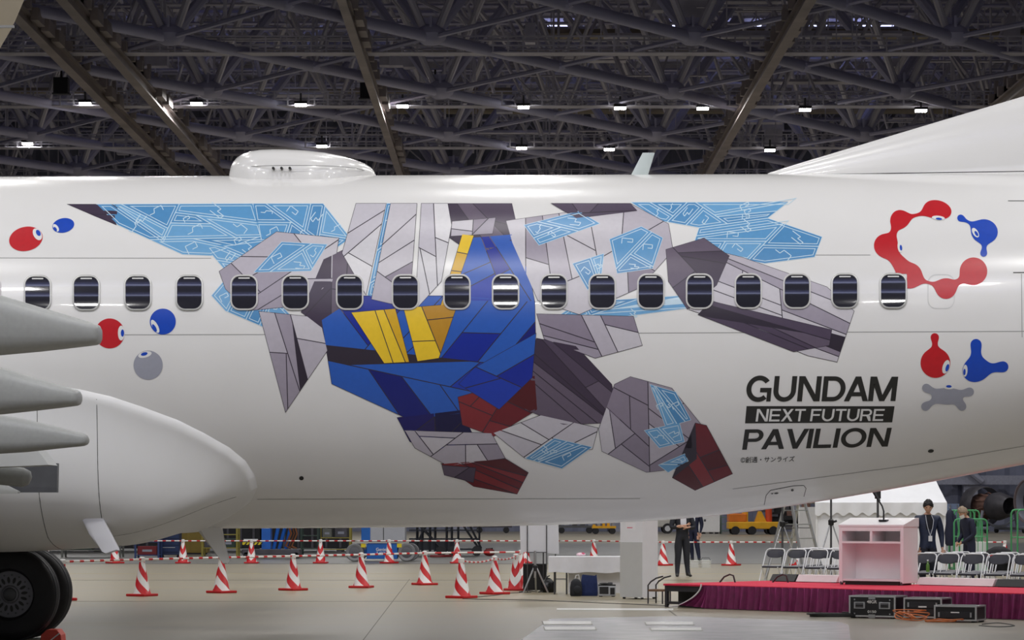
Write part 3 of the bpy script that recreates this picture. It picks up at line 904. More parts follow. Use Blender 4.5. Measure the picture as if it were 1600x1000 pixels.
def lettering(s, quad, m, off, s_=0.21, t_=0.175, gap=0.085):
    tl, tr, br, bl = quad
    x = 0; ps = []
    for ch in s:
        w = WID[ch] if ch != 'I' else s_
        for g in glyph(ch, w, s_, t_): ps.append([(x + a, b) for a, b in g])
        x += w + (0 if ch == ' ' else (0.0 if ch in 'AV' else (-0.02 if ch in 'PD' else gap)))
    x -= gap
    out = []
    for p in ps:
        o = []
        for a, b in p:
            u = a / x; v = 1 - b
            o.append(tuple((1 - v) * ((1 - u) * tl[i] + u * tr[i]) + v * ((1 - u) * bl[i] + u * br[i]) for i in (0, 1)))
        out.append((o, 0, 0))
    ob = decal('lettering', out, [m], off, air, 6.0)
    return ob
lettering('GUNDAM', [(1168, 587.2), (1403.5, 588.5), (1399, 626.5), (1164.5, 627.4)], print_black, 0.003)
decal('lettering_bar', [([(1166.5, 634.4), (1397.8, 634.6), (1394, 659.8), (1164, 661.4)], 0, 0)], [print_black], 0.002)
lettering('NEXT FUTURE', [(1183, 638.8), (1382.5, 638.8), (1379.5, 657.4), (1180.5, 658.4)], print_white, 0.0035, 0.175, 0.15, 0.1)
lettering('PAVILION', [(1164, 670.8), (1393.5, 668.2), (1387, 697.5), (1159.5, 702.6)], print_black, 0.003)
vs, fs = text_polys('©創通・サンライズ', [(1157.5, 713.6), (1242, 712.6), (1241, 721), (1157, 723.4)], 0.006)
decal('lettering', [([vs[i] for i in f], 0, 0) for f in fs], [print_black], 0.003)['kind'] = 'stuff'

# ------------------------------------------------ cabin windows
frame_m = mat('window_frame_metal', (196, 196, 192), 0.35, 0.3, 0.03)
pane_m = mat('window_pane', (44, 44, 52), 0.05, 0, 0.0, spec=0.9)
wx = [-20, 59, 135, 215.5, 296, 381.5, 461.5, 546.5, 633.5, 714, 790, 865.5, 941, 1017, 1093, 1169, 1245, 1320, 1395.5]
def loop_on(pts, off): return [tuple(hit(a, b, off)) for a, b in pts]
for k, x in enumerate(wx):
    cy = 458.5 - (x / 1395.0) * 3.5
    mb = MB()
    o1, o2, i1, i2 = rrect(x, cy, 43.2, 55.4, 14.6), rrect(x, cy, 41.4, 53.6, 13.8), rrect(x, cy, 38.5, 50.5, 12.5), rrect(x, cy, 37.6, 49.6, 12.2)
    mb.rings([loop_on(o1, 0.004), loop_on(o1, 0.0165), loop_on(o2, 0.019), loop_on(i1, 0.019), loop_on(i2, 0.006)], True, False)
    fr = mb.build('window_frame', frame_m if x < 330 or x > 1290 else mat('window_frame_white', (206, 205, 202), 0.3, 0, 0.03), air, 50, AO)
    q = rrect(x, cy, 38.2, 50.2, 12.4)
    decal('pane', [(q, 0, 0)], [pane_m], 0.0095, fr, 3.0)
    MB().rings([loop_on(rrect(x, cy - 22.3, 18, 2.0, 0.9, 3), 0.0095), loop_on(rrect(x, cy - 22.3, 18, 2.0, 0.9, 3), 0.0135)], True, True).build('shade_lip', frame_m, fr, 50, AO)

# ------------------------------------------------ wing-to-body fairing
top_e = [(402.7, 761.7), (398.5, 742.5), (384, 720), (358.5, 699), (320, 677), (278, 656), (224, 636), (173, 619), (125, 608), (60, 598), (0, 592), (-80, 588)]
bot_e = [(402.7, 761.7), (392, 784), (368, 801.7), (339, 816), (318, 824.5)]
def body_phi(p):
    w, zc, vl = secp(p.x); v = w if p.z >= zc else vl
    return math.atan2((p.z - zc) / v, (YC - p.y) / w)
te = [(h.x, body_phi(h)) for h in (hit(a, b) for a, b in top_e)]
be = [(h.x, body_phi(h)) for h in (hit(a, b) for a, b in bot_e)]
be.append((be[-1][0] - 0.14, -PI / 2)); te.append((-12.0, te[-1][1] + 0.03))
def interp(tab, x):
    tab = sorted(tab)
    if x <= tab[0][0]: return tab[0][1]
    for (a, fa), (b, fb) in zip(tab[:-1], tab[1:]):
        if x <= b: return fa + (fb - fa) * (x - a) / (b - a)
    return tab[-1][1]
edge = [(a, 1.95 * p) for a, p in te] + [(a, 1.95 * p) for a, p in be]
segs = list(zip(te[:-1], te[1:])) + list(zip(be[:-1], be[1:]))
def edist(x, s):
    d = 1e9
    for (a, pa), (b, pb) in segs:
        pa *= 1.95; pb *= 1.95
        dx, dy = b - a, pb - pa; t = max(0, min(1, ((x - a) * dx + (s - pa) * dy) / (dx * dx + dy * dy)))
        d = min(d, math.hypot(x - a - dx * t, s - pa - dy * t))
    return d
def sm(t): t = max(0, min(1, t)); return t * t * (3 - 2 * t)
tipx = te[0][0]; joinx = be[-1][0]
NU = 40
def bulge(d, ph):
    """how far the fairing stands off the body: a raised rim, then full, nearly upright flanks"""
    return 0.05 * math.sqrt(sm(d / 0.08)) + 0.36 * sm((d - 0.02) / 1.05) * max(0.0, math.sin(2 * abs(ph))) ** 0.9 + 0.09 * sm(d / 2.2) - 0.002
def fairing_rows():
    xs = []; t = 0.0
    while tipx - t > -11.9:
        xs.append(tipx - t - 0.0005); t += 0.012 if t < 0.1 else (0.03 if t < 0.9 else (0.08 if t < 3 else 0.3))
    rows = []
    for x in xs:
        pt = interp(te, x); pb = interp(be, x) if x > joinx else -PI / 2
        row = []
        for k in range(NU + 1):
            u = k / NU; u = 0.5 - 0.5 * math.cos(PI * u)
            ph = pt + (pb - pt) * u
            d = edist(x, 1.95 * ph)
            h = bulge(d, ph)
            row.append(on_body(x, ph, h))
        rows.append(row)
    return rows
fr_rows = fairing_rows()
mb = MB()
mb.rings([[tuple(p) for p in r] for r in fr_rows], closed=False)
mb.rings([[(p.x, 2 * YC - p.y, p.z) for p in r] for r in fr_rows], closed=False)
fairing = mb.build('belly_fairing', mat('fairing_paint', (240, 240, 238), 0.3, 0, 0.02, 1.5), air, 60, AO)
# joint lines of the fairing panels
def fair_pt(x, ph, off):
    d = edist(x, 1.95 * ph)
    h = bulge(d, ph)
    return on_body(x, ph, h + off)
for x in (-4.36, -4.98):
    mb = MB(); pt = interp(te, x) - 0.03
    mb.tube([fair_pt(x + (0.02 if k < 20 else 0.02 + (k - 20) * 0.012), pt + (-PI / 2 - pt) * k / 34, -0.0015) for k in range(34)], 0.004, 5)
    mb.build('panel_joint', dark_seam, fairing, 40, AO)
mb = MB()
mb.tube([fair_pt(x, -0.93 - (x + 2.9) * 0.035 * -1 - (0.06 if x < -3.2 else 0) * (-(x + 3.2)), -0.0015) for x in [-2.95 - 0.08 * k for k in range(18)]], 0.003, 5)
mb.build('panel_joint', dark_seam, fairing, 40, AO)
mb = MB()
p = fair_pt(-5.05, -1.42, 0.002)
mb.ball(p, (0.055, 0.04, 0.012), 14, 6); mb.build('drain_port', print_black, fairing, 40, AO)

# ------------------------------------------------ masts under the body
def blade(name, pts, y, th, m, parent=air):
    """a swept blade: outline in photo pixels at depth y, lens-shaped thickness"""
    q = [P(a, b, y) for a, b in pts]
    cx = sum(p.x for p in q) / len(q); cz = sum(p.z for p in q) / len(q)
    rgs = []
    for s, d in ((0.82, -th / 2), (1.0, -th * 0.18), (1.0, th * 0.18), (0.82, th / 2)):
        rgs.append([(cx + (p.x - cx) * s, y + d, cz + (p.z - cz) * (s + (1 - s) * 0.7)) for p in q])
    mb = MB(); mb.rings(rgs); return mb.build(name, m, parent, 35, AO)
blade('drain_mast', [(304, 822), (347, 822), (352, 850), (359, 876), (356, 881), (350, 881), (338, 866), (322, 846)], 28.75, 0.07, white_paint)
blade('blade_antenna', [(126, 806), (160, 806), (166, 818), (186, 856), (187, 860), (166, 866), (160, 863), (140, 835)], 27.45, 0.06, mat('antenna_paint', (224, 224, 228), 0.2, 0, 0.02))
# ------------------------------------------------ radome, top antenna, fin
prof = [(364, 271), (365, 264), (368, 257), (374, 250), (382, 245), (395, 241), (410, 239), (430, 238.2), (450, 238.2), (480, 240), (510, 243.5), (535, 248), (555, 253), (570, 258), (579, 263), (584, 268), (586, 273)]
rgs = []
for (a, b) in prof:
    X = (a - 800) * YC / F; zt = CH + (HY - b) / F * YC + 0.01
    zb = z_top(X) - 0.16; h = max(zt - zb, 0.06)
    wd = 0.62 * min(1.0, math.sqrt(max(0.02, 1 - ((X + 2.42) / 0.86) ** 2)) * 1.15)
    rgs.append([(X, YC - wd * math.copysign(abs(math.cos(t)) ** 0.7, math.cos(t)), zb + h * max(0, math.sin(t)) ** 0.62) for t in (PI * k / 20 for k in range(21))])
mb = MB(); mb.rings(rgs, closed=True, caps=True)
rad = mb.build('antenna_radome', white_paint, air, 50, AO)
mb = MB()
for X in (-2.6, -2.51, -2.42):
    mb.cyl((X, YC - 0.68, 5.245), (X, YC - 0.55, 5.245), 0.015, n=12)
mb.build('vent_hole', print_black, rad, 40, AO)
mb = MB()
mb.tube([(-3.08 + 1.5 * k / 20, YC - 0.05 - 0.62 * math.sqrt(max(0, 1 - ((-3.08 + 1.5 * k / 20 + 2.38) / 0.75) ** 2)) ** 0.6, 5.275) for k in range(21)], 0.004, 5)
mb.build('seam_line', seam_m, rad, 40, AO)
def fin_blade(pts, th, m, name):
    q = [P(a, b, YC) for a, b in pts]
    mb = MB(); cx = sum(p.x for p in q) / len(q)
    rgs = []
    for s, d in ((0.7, -th / 2), (1.0, -th * .2), (1.0, th * .2), (0.7, th / 2)):
        rgs.append([(cx + (p.x - cx) * s + (p.z - 5.3) * 0.45 * (1 - s), YC + d, p.z) for p in q])
    mb.rings(rgs); return mb.build(name, m, air, 40, AO)
fin_blade([(980, 285), (1009, 285), (1023, 239), (1004, 239)], 0.05, mat('blade_grey_green', (206, 216, 214), 0.3, 0, 0.02), 'blade_antenna')
# dorsal fin and vertical tail as one lofted body
def fin_top(X):
    tab = [(2.75, 5.16), (2.85, 5.265), (3.2, 5.375), (4.0, 5.615), (4.9, 5.885), (5.71, 6.125), (6.6, 6.42), (7.3, 6.85), (11.2, 12.3), (13.2, 12.4)]
    return interp(tab, X)
rgs = []
xs = [2.8 + 0.06 * k for k in range(50)] + [5.9 + 0.2 * k for k in range(37)]
for X in xs:
    zt = fin_top(X) + 0.012; zb = z_top(X) - 0.12
    hw = min(0.30, 0.05 + 0.085 * (X - 2.8)) if X < 11 else 0.30 * (13.3 - X) / 2.3 + 0.02
    r_ = []
    n = 14
    for k in range(n + 1):
        s = k / n
        yy = hw * (1 - s ** 2.6) ** 0.5 * (1.0 + 0.5 * max(0, 0.12 - s) / 0.12)
        r_.append((X, YC - yy, zb + (zt - zb) * s))
    for k in range(n - 1, -1, -1):
        s = k / n
        yy = hw * (1 - s ** 2.6) ** 0.5 * (1.0 + 0.5 * max(0, 0.12 - s) / 0.12)
        r_.append((X, YC + yy, zb + (zt - zb) * s))
    rgs.append(r_)
mb = MB(); mb.rings(rgs); fin = mb.build('tail_fin', white_paint, air, 50, AO)
mb = MB(); mb.tube([(3.3 + 0.1 * k, YC - (min(0.30, 0.05 + 0.085 * (0.5 + 0.1 * k)) * 1.12 + 0.05), z_top(3.3 + .1 * k) - 0.0105 * 1) for k in range(60)], 0.005, 5)
mb.build('fin_seam', dark_seam, fin, 40, AO)

# ------------------------------------------------ near wing with flap fairings and winglet
def te_x(Y): return -5.85 + (27.0 - Y) * 0.212
def chord(Y): return 1.35 + (Y - 11.0) * 0.31
def wz(Y): return 3.22 - (Y - 11.0) * 0.078
rgs = []
naca = [(0, 0), (.02, .035), (.08, .06), (.25, .075), (.5, .06), (.8, .025), (1, .003), (1, -.003), (.8, -.012), (.5, -.035), (.25, -.045), (.08, -.035), (.02, -.02)]
for Y in [27.4 - 0.8 * k for k in range(21)]:
    c = chord(Y); x1 = te_x(Y)
    rgs.append([(x1 - c + u * c, Y, wz(Y) + v * c) for u, v in naca])
mb = MB(); mb.rings(rgs); wing = mb.build('wing', grey_paint, air, 50, AO)
# far wing, mostly hidden behind the body
mb = MB(); mb.rings([[(x, 2 * YC - y, z) for x, y, z in r] for r in rgs]); mb.build('wing', grey_paint, air, 50, AO)
# winglet, curving up from the tip
wl = []
# trailing edge passes the corner of the frame
for k in range(14):
    t = k / 13.0
    z = 3.16 + 2.6 * t; Y = 11.35 - 0.55 * math.sin(min(1, t * 2.2) * PI / 2) - 0.28 * t
    xt = -2.52 + 0.52 * (1 - math.exp(-t * 5.5)) + 0.62 * t
    c = 1.35 - 0.85 * t
    wl.append([(xt - c + u * c, Y + v * c * 0.8, z) for u, v in naca])
mb = MB(); mb.rings(wl)
winglet = mb.build('winglet', mat('winglet_bounce_tan', (206, 196, 176), 0.35, 0, 0.03), wing, 50, AO)  # tan base colour stands in for warm light off the floor
mb = MB(); r_ = wl[2]
z = P(0, 50, 10.9).z
mb.box((-2.62, 10.78, z), (1.1, 0.012, 0.010)); mb.build('seam_line', seam_m, winglet, None, AO)
# flap-track fairings: canoe bodies that taper to a blunt end
ff_m = mat('flap_fairing_paint', (158, 160, 158), 0.4, 0, 0.05, 30)
def canoe(Y, outline_top, outline_bot, w):
    rgs = []
    for (a, t), (_, b) in zip(outline_top, outline_bot):
        p = P(a, t, Y); q = P(a, b, Y)
        cz = (p.z + q.z) / 2; hh = (p.z - q.z) / 2
        ww = w * (0.35 + 0.65 * min(1, hh / ((P(0, outline_top[0][1], Y).z - P(0, outline_bot[0][1], Y).z) / 2)))
        rgs.append([(p.x, Y + ww * math.copysign(abs(math.cos(t_)) ** 0.55, math.cos(t_)), cz + hh * math.copysign(abs(math.sin(t_)) ** 0.6, math.sin(t_))) for t_ in (2 * PI * k / 28 for k in range(28))])
    mb = MB(); mb.rings(rgs); return mb
c1 = canoe(17.0, [(-700, 440), (-400, 430), (-200, 436), (0, 461), (60, 479), (110, 494), (140, 503), (150, 505.8), (154, 508), (156.3, 512.5), (157, 520)],
           [(-700, 520), (-400, 556), (-200, 562), (0, 554.5), (60, 549), (110, 543.5), (140, 540), (150, 538.6), (154, 536.5), (156.3, 532), (157, 524)], 0.2)
c2 = canoe(21.0, [(-600, 560), (-350, 552), (-150, 555), (0, 573), (50, 589), (90, 601), (110, 606), (119, 608.5), (123, 611), (125, 615), (125.5, 620)],
           [(-600, 610), (-350, 645), (-150, 652), (0, 647.5), (50, 642), (90, 637.5), (110, 635), (119, 633.8), (123, 632), (125, 628), (125.5, 623)], 0.22)
c3 = canoe(24.2, [(-300, 640), (-150, 636), (-60, 637), (0, 648), (40, 655), (90, 667), (120, 675), (130, 677.3), (135, 680), (137, 684), (137.5, 687)],
           [(-300, 700), (-150, 712), (-60, 712), (0, 709), (40, 706.5), (90, 701), (120, 698), (130, 697), (135, 695), (137, 692), (137.5, 689)], 0.22)
for c in (c1, c2, c3): c.build('flap_track_fairing', ff_m, wing, 50, AO)
# inboard flap end, actuator arm and gear bay panel under the last fairing
q = lambda pts, Y: [P(a, b, Y) for a, b in pts]
def slab(name, pts, Y, th, m, parent):
    mb = MB(); s = q(pts, Y)
    mb.rings([[(p.x, Y - th / 2, p.z) for p in s], [(p.x, Y + th / 2, p.z) for p in s]]); return mb.build(name, m, parent, 30, AO)
slab('inboard_flap', [(-200, 690), (-10, 704), (66, 704), (83, 727), (40, 729), (-200, 735)], 25.4, 0.5, grey_paint, wing)
slab('gear_bay_panel', [(28, 724), (91, 724), (90, 769.5), (-200, 769.5), (-200, 752), (12, 748)], 26.4, 0.1, dark_metal, wing)
mb = MB(); a, b = P(-60, 738, 25.8), P(36, 746, 25.8)
mb.tube([a, P(0, 742, 25.8), b, P(46, 747, 25.8), P(49, 748, 25.8)], [0.1, 0.1, 0.097, 0.07, 0.02], 14); mb.build('flap_actuator', ff_m, wing, 50, AO)
slab('gear_door', [(-200, 752), (10, 758), (30, 768), (29, 771), (-200, 772)], 26.2, 0.12, grey_paint, wing)
# ------------------------------------------------ main gear behind the fairing
GX, GZ, GR = -5.79, 0.55, 0.55
gear = MB().cyl((GX - 0.02, 30.43, 0.5), (GX - 0.02, 30.43, 2.2), 0.075, n=20).build('gear_strut', mat('strut_paint', (222, 222, 228), 0.25, 0, 0.02), air, 40, AO)
MB().cyl((GX, 29.95, GZ), (GX, 30.9, GZ), 0.07, n=16).build('axle', dark_metal, gear, 40, AO)
mb = MB(); mb.cyl((GX - 0.3, 30.5, 1.7), (GX - 0.05, 30.43, 0.8), 0.035, n=8); mb.cyl((GX - 0.22, 30.3, 0.95), (GX - .05, 30.4, 0.6), 0.03, n=8); mb.build('brake_line', dark_metal, gear, 40, AO)
hub_m = mat('wheel_hub_grey', (138, 138, 146), 0.45, 0.3, 0.08)
for k, yc in enumerate((30.0, 30.86)):
    W2 = 0.2
    prof = []
    # rounded carcass with circumferential grooves
    for t in range(0, 25):
        a = -PI / 2 + PI * t / 24
        yy = W2 * math.copysign(abs(math.sin(a)) ** 0.75, math.sin(a)); rr_ = 0.30 + (GR - 0.30) * abs(math.cos(a)) ** 0.42
        prof.append((rr_, yy))
    pr2 = []
    for (r_, yy) in prof:
        pr2.append((r_, yy))
    for gy in (-0.1, -0.035, 0.035, 0.1): pass
    mb = MB(); mb.lathe([(0.27, -0.13)] + pr2 + [(0.27, 0.13)], (GX, yc, GZ), 64, 'y', False)
    ty = mb.build('tyre', black_rubber, gear, 50, AO)
    for gy in (-0.115, -0.04, 0.04, 0.115):
        rr_ = 0.30 + (GR - 0.30) * (max(0.0, 1 - (abs(gy) / W2) ** (2 / 0.75)) ** 0.5) ** 0.42
        MB().lathe([(rr_ - 0.012, -0.006), (rr_ + 0.0025, -0.006), (rr_ + 0.0025, 0.006), (rr_ - 0.012, 0.006), (rr_ - 0.012, -0.006)], (GX, yc + gy, GZ), 64, 'y', False).build('tread_groove', mat('groove_grey', (74, 74, 84), 0.6), ty, 40, AO)
    hub = MB().lathe([(0.0, -0.125), (0.09, -0.125), (0.10, -0.118), (0.105, -0.10), (0.2, -0.09), (0.265, -0.095), (0.285, -0.135), (0.305, -0.15), (0.312, -0.12), (0.3, -0.05)], (GX, yc, GZ), 64, 'y').build('wheel_hub', hub_m, gear, 40, AO)
    if k == 0:
        for n in range(16):
            a = 2 * PI * n / 16 + 0.1
            mb = MB()
            mb.rings([[(GX + math.cos(a) * (0.165 + 0.038 * math.cos(t)) - math.sin(a) * 0.017 * math.sin(t), yc - d, GZ + math.sin(a) * (0.165 + 0.038 * math.cos(t)) + math.cos(a) * 0.017 * math.sin(t)) for t in (2 * PI * s / 12 for s in range(12))] for d in (0.085, 0.1)])
            mb.build('hub_slot', print_black, hub, 40, AO)
            a2 = a + PI / 16
            MB().cyl((GX + 0.225 * math.cos(a2), yc - 0.085, GZ + 0.225 * math.sin(a2)), (GX + 0.225 * math.cos(a2), yc - 0.108, GZ + 0.225 * math.sin(a2)), 0.011, n=8).build('hub_bolt', dark_metal, hub, 40, AO)
        MB().lathe([(0.0, -0.15), (0.06, -0.15), (0.075, -0.14), (0.08, -0.12)], (GX, yc, GZ), 32, 'y').build('hub_cap', dark_metal, hub, 40, AO)
# wheel chocks
orange_m = mat('chock_red', (244, 92, 76), 0.5, 0, 0.06)
def chock(cx, cy, label):
    t = thing('wheel_chock', label, 'chock', (cx, cy, 0))
    mb = MB(); mb.prism([(-0.12, 0), (0.12, 0), (0.115, 0.08), (0.07, 0.14), (-0.05, 0.14), (-0.115, 0.08)], lambda u, v, d: (u, d, v), -0.16, 0.16)
    mb.build('block', orange_m, t, 20, bevel=0.006)
    mb = MB(); mb.tube([(0.1, -0.17, 0.1), (0.0, -0.26, 0.012), (-0.25, -0.3, 0.012), (-0.5, -0.34, 0.012)], 0.008, 6); mb.build('rope', white_plastic, t)
chock(-5.32, 30.06, 'orange-red wheel chock against the nearer tyre')
# ================================================================== CONES AND BARRIER POLES
def cone_stripes():
    m = bpy.data.materials.new('cone_stripes'); m.use_nodes = True
    nt = m.node_tree; b = nt.nodes['Principled BSDF']; b.inputs['Roughness'].default_value = 0.4
    tc = nt.nodes.new('ShaderNodeTexCoord'); sp = nt.nodes.new('ShaderNodeSeparateXYZ'); nt.links.new(tc.outputs['Object'], sp.inputs[0])
    def mn(op, a, b_=None):
        n = nt.nodes.new('ShaderNodeMath'); n.operation = op
        for i, s in enumerate((a, b_)):
            if s is None: continue
            if isinstance(s, (int, float)): n.inputs[i].default_value = s
            else: nt.links.new(s, n.inputs[i])
        return n.outputs[0]
    ang = mn('ABSOLUTE', mn('ARCTAN2', sp.outputs['Y'], sp.outputs['X']))
    v = mn('ADD', mn('MULTIPLY', sp.outputs['Z'], 3.0), mn('MULTIPLY', ang, 0.40))
    st = mn('GREATER_THAN', mn('FRACT', v), 0.5)
    mx = nt.nodes.new('ShaderNodeMix'); mx.data_type = 'RGBA'
    nt.links.new(st, mx.inputs[0]); mx.inputs[6].default_value = lin((206, 30, 38)); mx.inputs[7].default_value = lin((238, 236, 234))
    nt.links.new(mx.outputs[2], b.inputs['Base Color'])
    return m
cone_m = cone_stripes()
cone0 = thing('traffic_cone', 'x', 'traffic cone', (0, 0, 0), 0, 'red and white traffic cones')
MB().bb(-0.205, 0.205, -0.205, 0.205, 0.0, 0.045).build('base_plate', red_p, cone0, None, bevel=0.012)
MB().lathe([(0.165, 0.045), (0.155, 0.07), (0.145, 0.08), (0.042, 0.64), (0.036, 0.66), (0.0, 0.665)], n=28).build('cone_body', cone_m, cone0, 50)
MB().lathe([(0.052, 0.615), (0.056, 0.625), (0.052, 0.685), (0.03, 0.70), (0.0, 0.70)], n=18).build('ring_cap', white_r, cone0, 50)
first_cone = [True]
def cone(p, rz, label, scale=1.0):
    if first_cone[0]: c = cone0; first_cone[0] = False
    else: c = copy_tree(cone0)
    c.location = p; c.rotation_euler = (0, 0, rz); c['label'] = label
    return c
def pole(a, b, label, n, r=0.019, sag=0.0, wfrac=0.6, name='barrier_pole', group='red and white barrier poles between cones'):
    """a bar of alternating red and white lengths from one cone top to the next"""
    a = Vector(a); b = Vector(b); mb = MB()
    for k in range(n):
        t0, tm, t1 = k / n, (k + wfrac) / n, (k + 1) / n
        f = lambda t: a.lerp(b, t) - Vector((0, 0, sag * 4 * t * (1 - t)))
        mb.mi = 0; mb.cyl(f(t0), f(tm), r, n=8)
        mb.mi = 1; mb.cyl(f(tm), f(t1), r, n=8)
    o = mb.build(name, [white_r, red_p], None, 40, a); o.location = a
    return tag(o, label, 'barrier', group)
near = [(98, 938), (222, 931.5), (346, 926.5), (458, 922.5), (564.5, 918.5), (663.5, 914), (814, 911)]
nlab = ['red and white cone mostly hidden behind the far tyre',
        'red and white cone in the front row, first one right of the tyres',
        'red and white cone in the front row below the tip of the drain mast',
        'red and white cone in the front row, third one right of the tyres',
        'red and white cone in the front row below the blue boom lift',
        'red and white cone in the front row, last before the chain cones',
        'red and white cone just left of the black panel, behind the other two there']
rot = [0.4, 2.6, -2.3, 2.4, 2.9, -2.6, 1.2]
NP = []
for (a, b), l, r_ in zip(near, nlab, rot):
    p = G(a, b); NP.append(p); cone(p, r_ , l)
TOPV = Vector((0, 0, 0.655))
for k in range(6):
    pole(NP[k] + TOPV, NP[k + 1] + TOPV, ['striped pole from the tyres to the next cone', 'striped pole passing below the drain mast, front row', 'striped pole right of the drain mast, front row', 'striped pole left of the boom lift wheels, front row', 'striped pole in front of the boom lift, front row', 'longest striped pole, ending at the black panel'][k], 8 if k < 5 else 6)
front = [(721, 934.5), (773, 928.5), (806, 922.5)]
fl = ['nearest red and white cone, left end of the sagging chain', 'red and white cone in the middle of the sagging chain', 'red and white cone touching the left edge of the black panel']
FP = []
for (a, b), l, r_ in zip(front, fl, (2.5, -2.5, 1.4)):
    p = G(a, b); FP.append(p); cone(p, r_, l)
pole(FP[0] + TOPV, FP[1] + TOPV, 'thin red and white chain between the two nearest cones', 8, 0.016, 0.05, 0.5, 'barrier_chain', 'sagging barrier chains')
pole(FP[1] + TOPV, FP[2] + TOPV, 'thin red and white chain running to the black panel', 6, 0.016, 0.04, 0.5, 'barrier_chain', 'sagging barrier chains')
far = [72, 179.5, 286, 393, 501, 608, 714, 821, 928, 1036, 1142.5, 1249, 1356, 1463, 1570]
FR = []
fplace = {72: 'above the far tyre', 179.5: 'behind the pale blade antenna', 286: 'left of the drain mast', 393: 'right of the drain mast', 501: 'in front of the yellow and green frames', 608: 'in front of the boom lift',
          714: 'in front of the dark stairs', 821: 'behind the whiteboard', 928: 'behind the white table', 1036: 'beside the man with folded arms', 1142.5: 'standing alone between the baskets and the chairs', 1249: 'behind the stepladder', 1356: 'behind the lectern', 1463: 'behind the man with the badge', 1570: 'behind the folding chairs at the right edge'}
for k, a in enumerate(far):
    p = G(a, 880.2 + (0 if a < 1000 else 3.5)); FR.append(p)
    cone(p, [1.6, 2.3, 1.55, 1.57, 1.5, 2.6, -1.5, -1.6, 2.5, -2.5, 2.5, -2.2, 1.2, 0.3, 1.0][k], 'red and white cone in the far row, ' + fplace[a])
for k in range(len(FR) - 1):
    pole(FR[k] + TOPV, FR[k + 1] + TOPV, 'striped pole of the far row, ' + ['above the far tyre', 'behind the blade antenna', 'left of the drain mast', 'crossing behind the drain mast', 'in front of the blue machine', 'left part of the boom lift', 'right part of the boom lift and stairs', 'left of the whiteboard', 'above the white table', 'behind the white pillar', 'behind the standing man', 'left of the stepladder', 'left of the lectern', 'behind the man with the badge'][k], 8)

# ================================================================== STAGE AND LECTERN
SA = R(46)
s0 = G(1036, 948.5)
tx = Vector((math.cos(SA), -math.sin(SA), 0)); ty = Vector((math.sin(SA), math.cos(SA), 0))
SL, SD, SH = 6.95, 2.5, 0.37
stage = thing('stage', 'low stage with red carpet top and pleated purple velvet skirt', 'stage', s0, -SA)
carpet = mat('red_carpet', (216, 42, 74), 0.85, 0, 0.08, 30, 0.3, 300)
velvet = mat('purple_velvet', (104, 16, 70), 0.7, 0, 0.25, 9)
velvet.node_tree.nodes['Principled BSDF'].inputs['Sheen Weight'].default_value = 0.6
velvet.node_tree.nodes['Principled BSDF'].inputs['Sheen Tint'].default_value = (0.8, 0.15, 0.5, 1)
MB().bb(0, SL, 0, SD, SH - 0.03, SH).build('carpet_top', carpet, stage, None, bevel=0.008)
fm_ = mat('stage_frame', (62, 60, 64), 0.5, 0.3)
for x in (0.03, 1.0, 2.2, 3.4, 4.6, 5.8, SL - 0.03):
    for y in (0.06, SD - 0.06):
        MB().bb(x - 0.025, x + 0.025, y - 0.025, y + 0.025, 0, SH - 0.03).build('leg', fm_, stage, None)
mb = MB()
mb.bb(0, SL, 0.04, 0.08, SH - 0.12, SH - 0.03); mb.bb(0, 1.0, 0.04, 0.08, 0.05, 0.09); mb.bb(0.0, 0.04, 0.04, SD, SH - 0.12, SH - 0.03)
mb.build('frame_rail', fm_, stage, None)
MB().bb(0.05, 1.1, 0.3, 0.34, 0.0, SH - 0.04).build('backing_panel', black_plastic, stage, None)
# skirt: pleated cloth drawn aside at the left end
rr = random.Random(3); N = 520; top = []; bot = []
ph = 0.0
for k in range(N + 1):
    u = k / N; x = 0.85 + (SL - 0.85) * u
    ph += rr.uniform(0.25, 0.85)
    d = 0.03 * math.sin(ph) + 0.012 * math.sin(ph * 2.3)
    top.append((x, -0.012 + d * 0.35, SH - 0.012)); bot.append((x + 0.02 * math.sin(ph * .4), -0.05 + d * 1.3, 0.008))
# gathered flap
mid = [tuple((a * .5 + b * .5) for a, b in zip(p, q_)) for p, q_ in zip(top, bot)]
mid = [(p[0], p[1] + 0.004, p[2]) for p in mid]
mb = MB(); mb.rings([top, mid, bot], closed=False)
sk = mb.build('skirt', velvet, stage, 180)
mb = MB(); fl_ = []
for j in range(9):
    v = j / 8
    row = []
    for k in range(13):
        u = k / 12
        xl = 0.86 - 0.55 * (v ** 2.0) * 0.9
        x = xl + (0.95 - xl) * u
        row.append((x, -0.02 - 0.03 * math.sin(k * 1.9) * (0.3 + v) - 0.03 * v, (SH - 0.012) * (1 - v) + 0.012 * v + (0.03 * (1 - u) * v)))
    fl_.append(row)
mb.rings(fl_, closed=False); mb.build('skirt_flap', velvet, stage, 60)
mb = MB(); mb.tube([(0.86 - 0.55 * (v ** 2) * .9, -0.06, (SH - 0.02) * (1 - v) + 0.03) for v in [k / 10 for k in range(11)]] + [(0.2, -0.08, 0.02)], 0.012, 6)
mb.build('skirt_hem', mat('hem_white', (226, 220, 222), 0.6), stage)
# hoops on the stage edge
for x in (0.25, 0.85):
    mb = MB(); mb.tube([(x - 0.12, 1.2 + (x - .25), SH), (x - 0.04, 1.22 + (x - .25), SH + 0.09), (x + 0.05, 1.25 + (x - .25), SH + 0.13), (x + 0.1, 1.28 + (x - .25), SH + 0.11), (x + 0.12, 1.3 + (x - .25), SH)], 0.014, 8)
    mb.build('edge_hoop', fm_, stage)
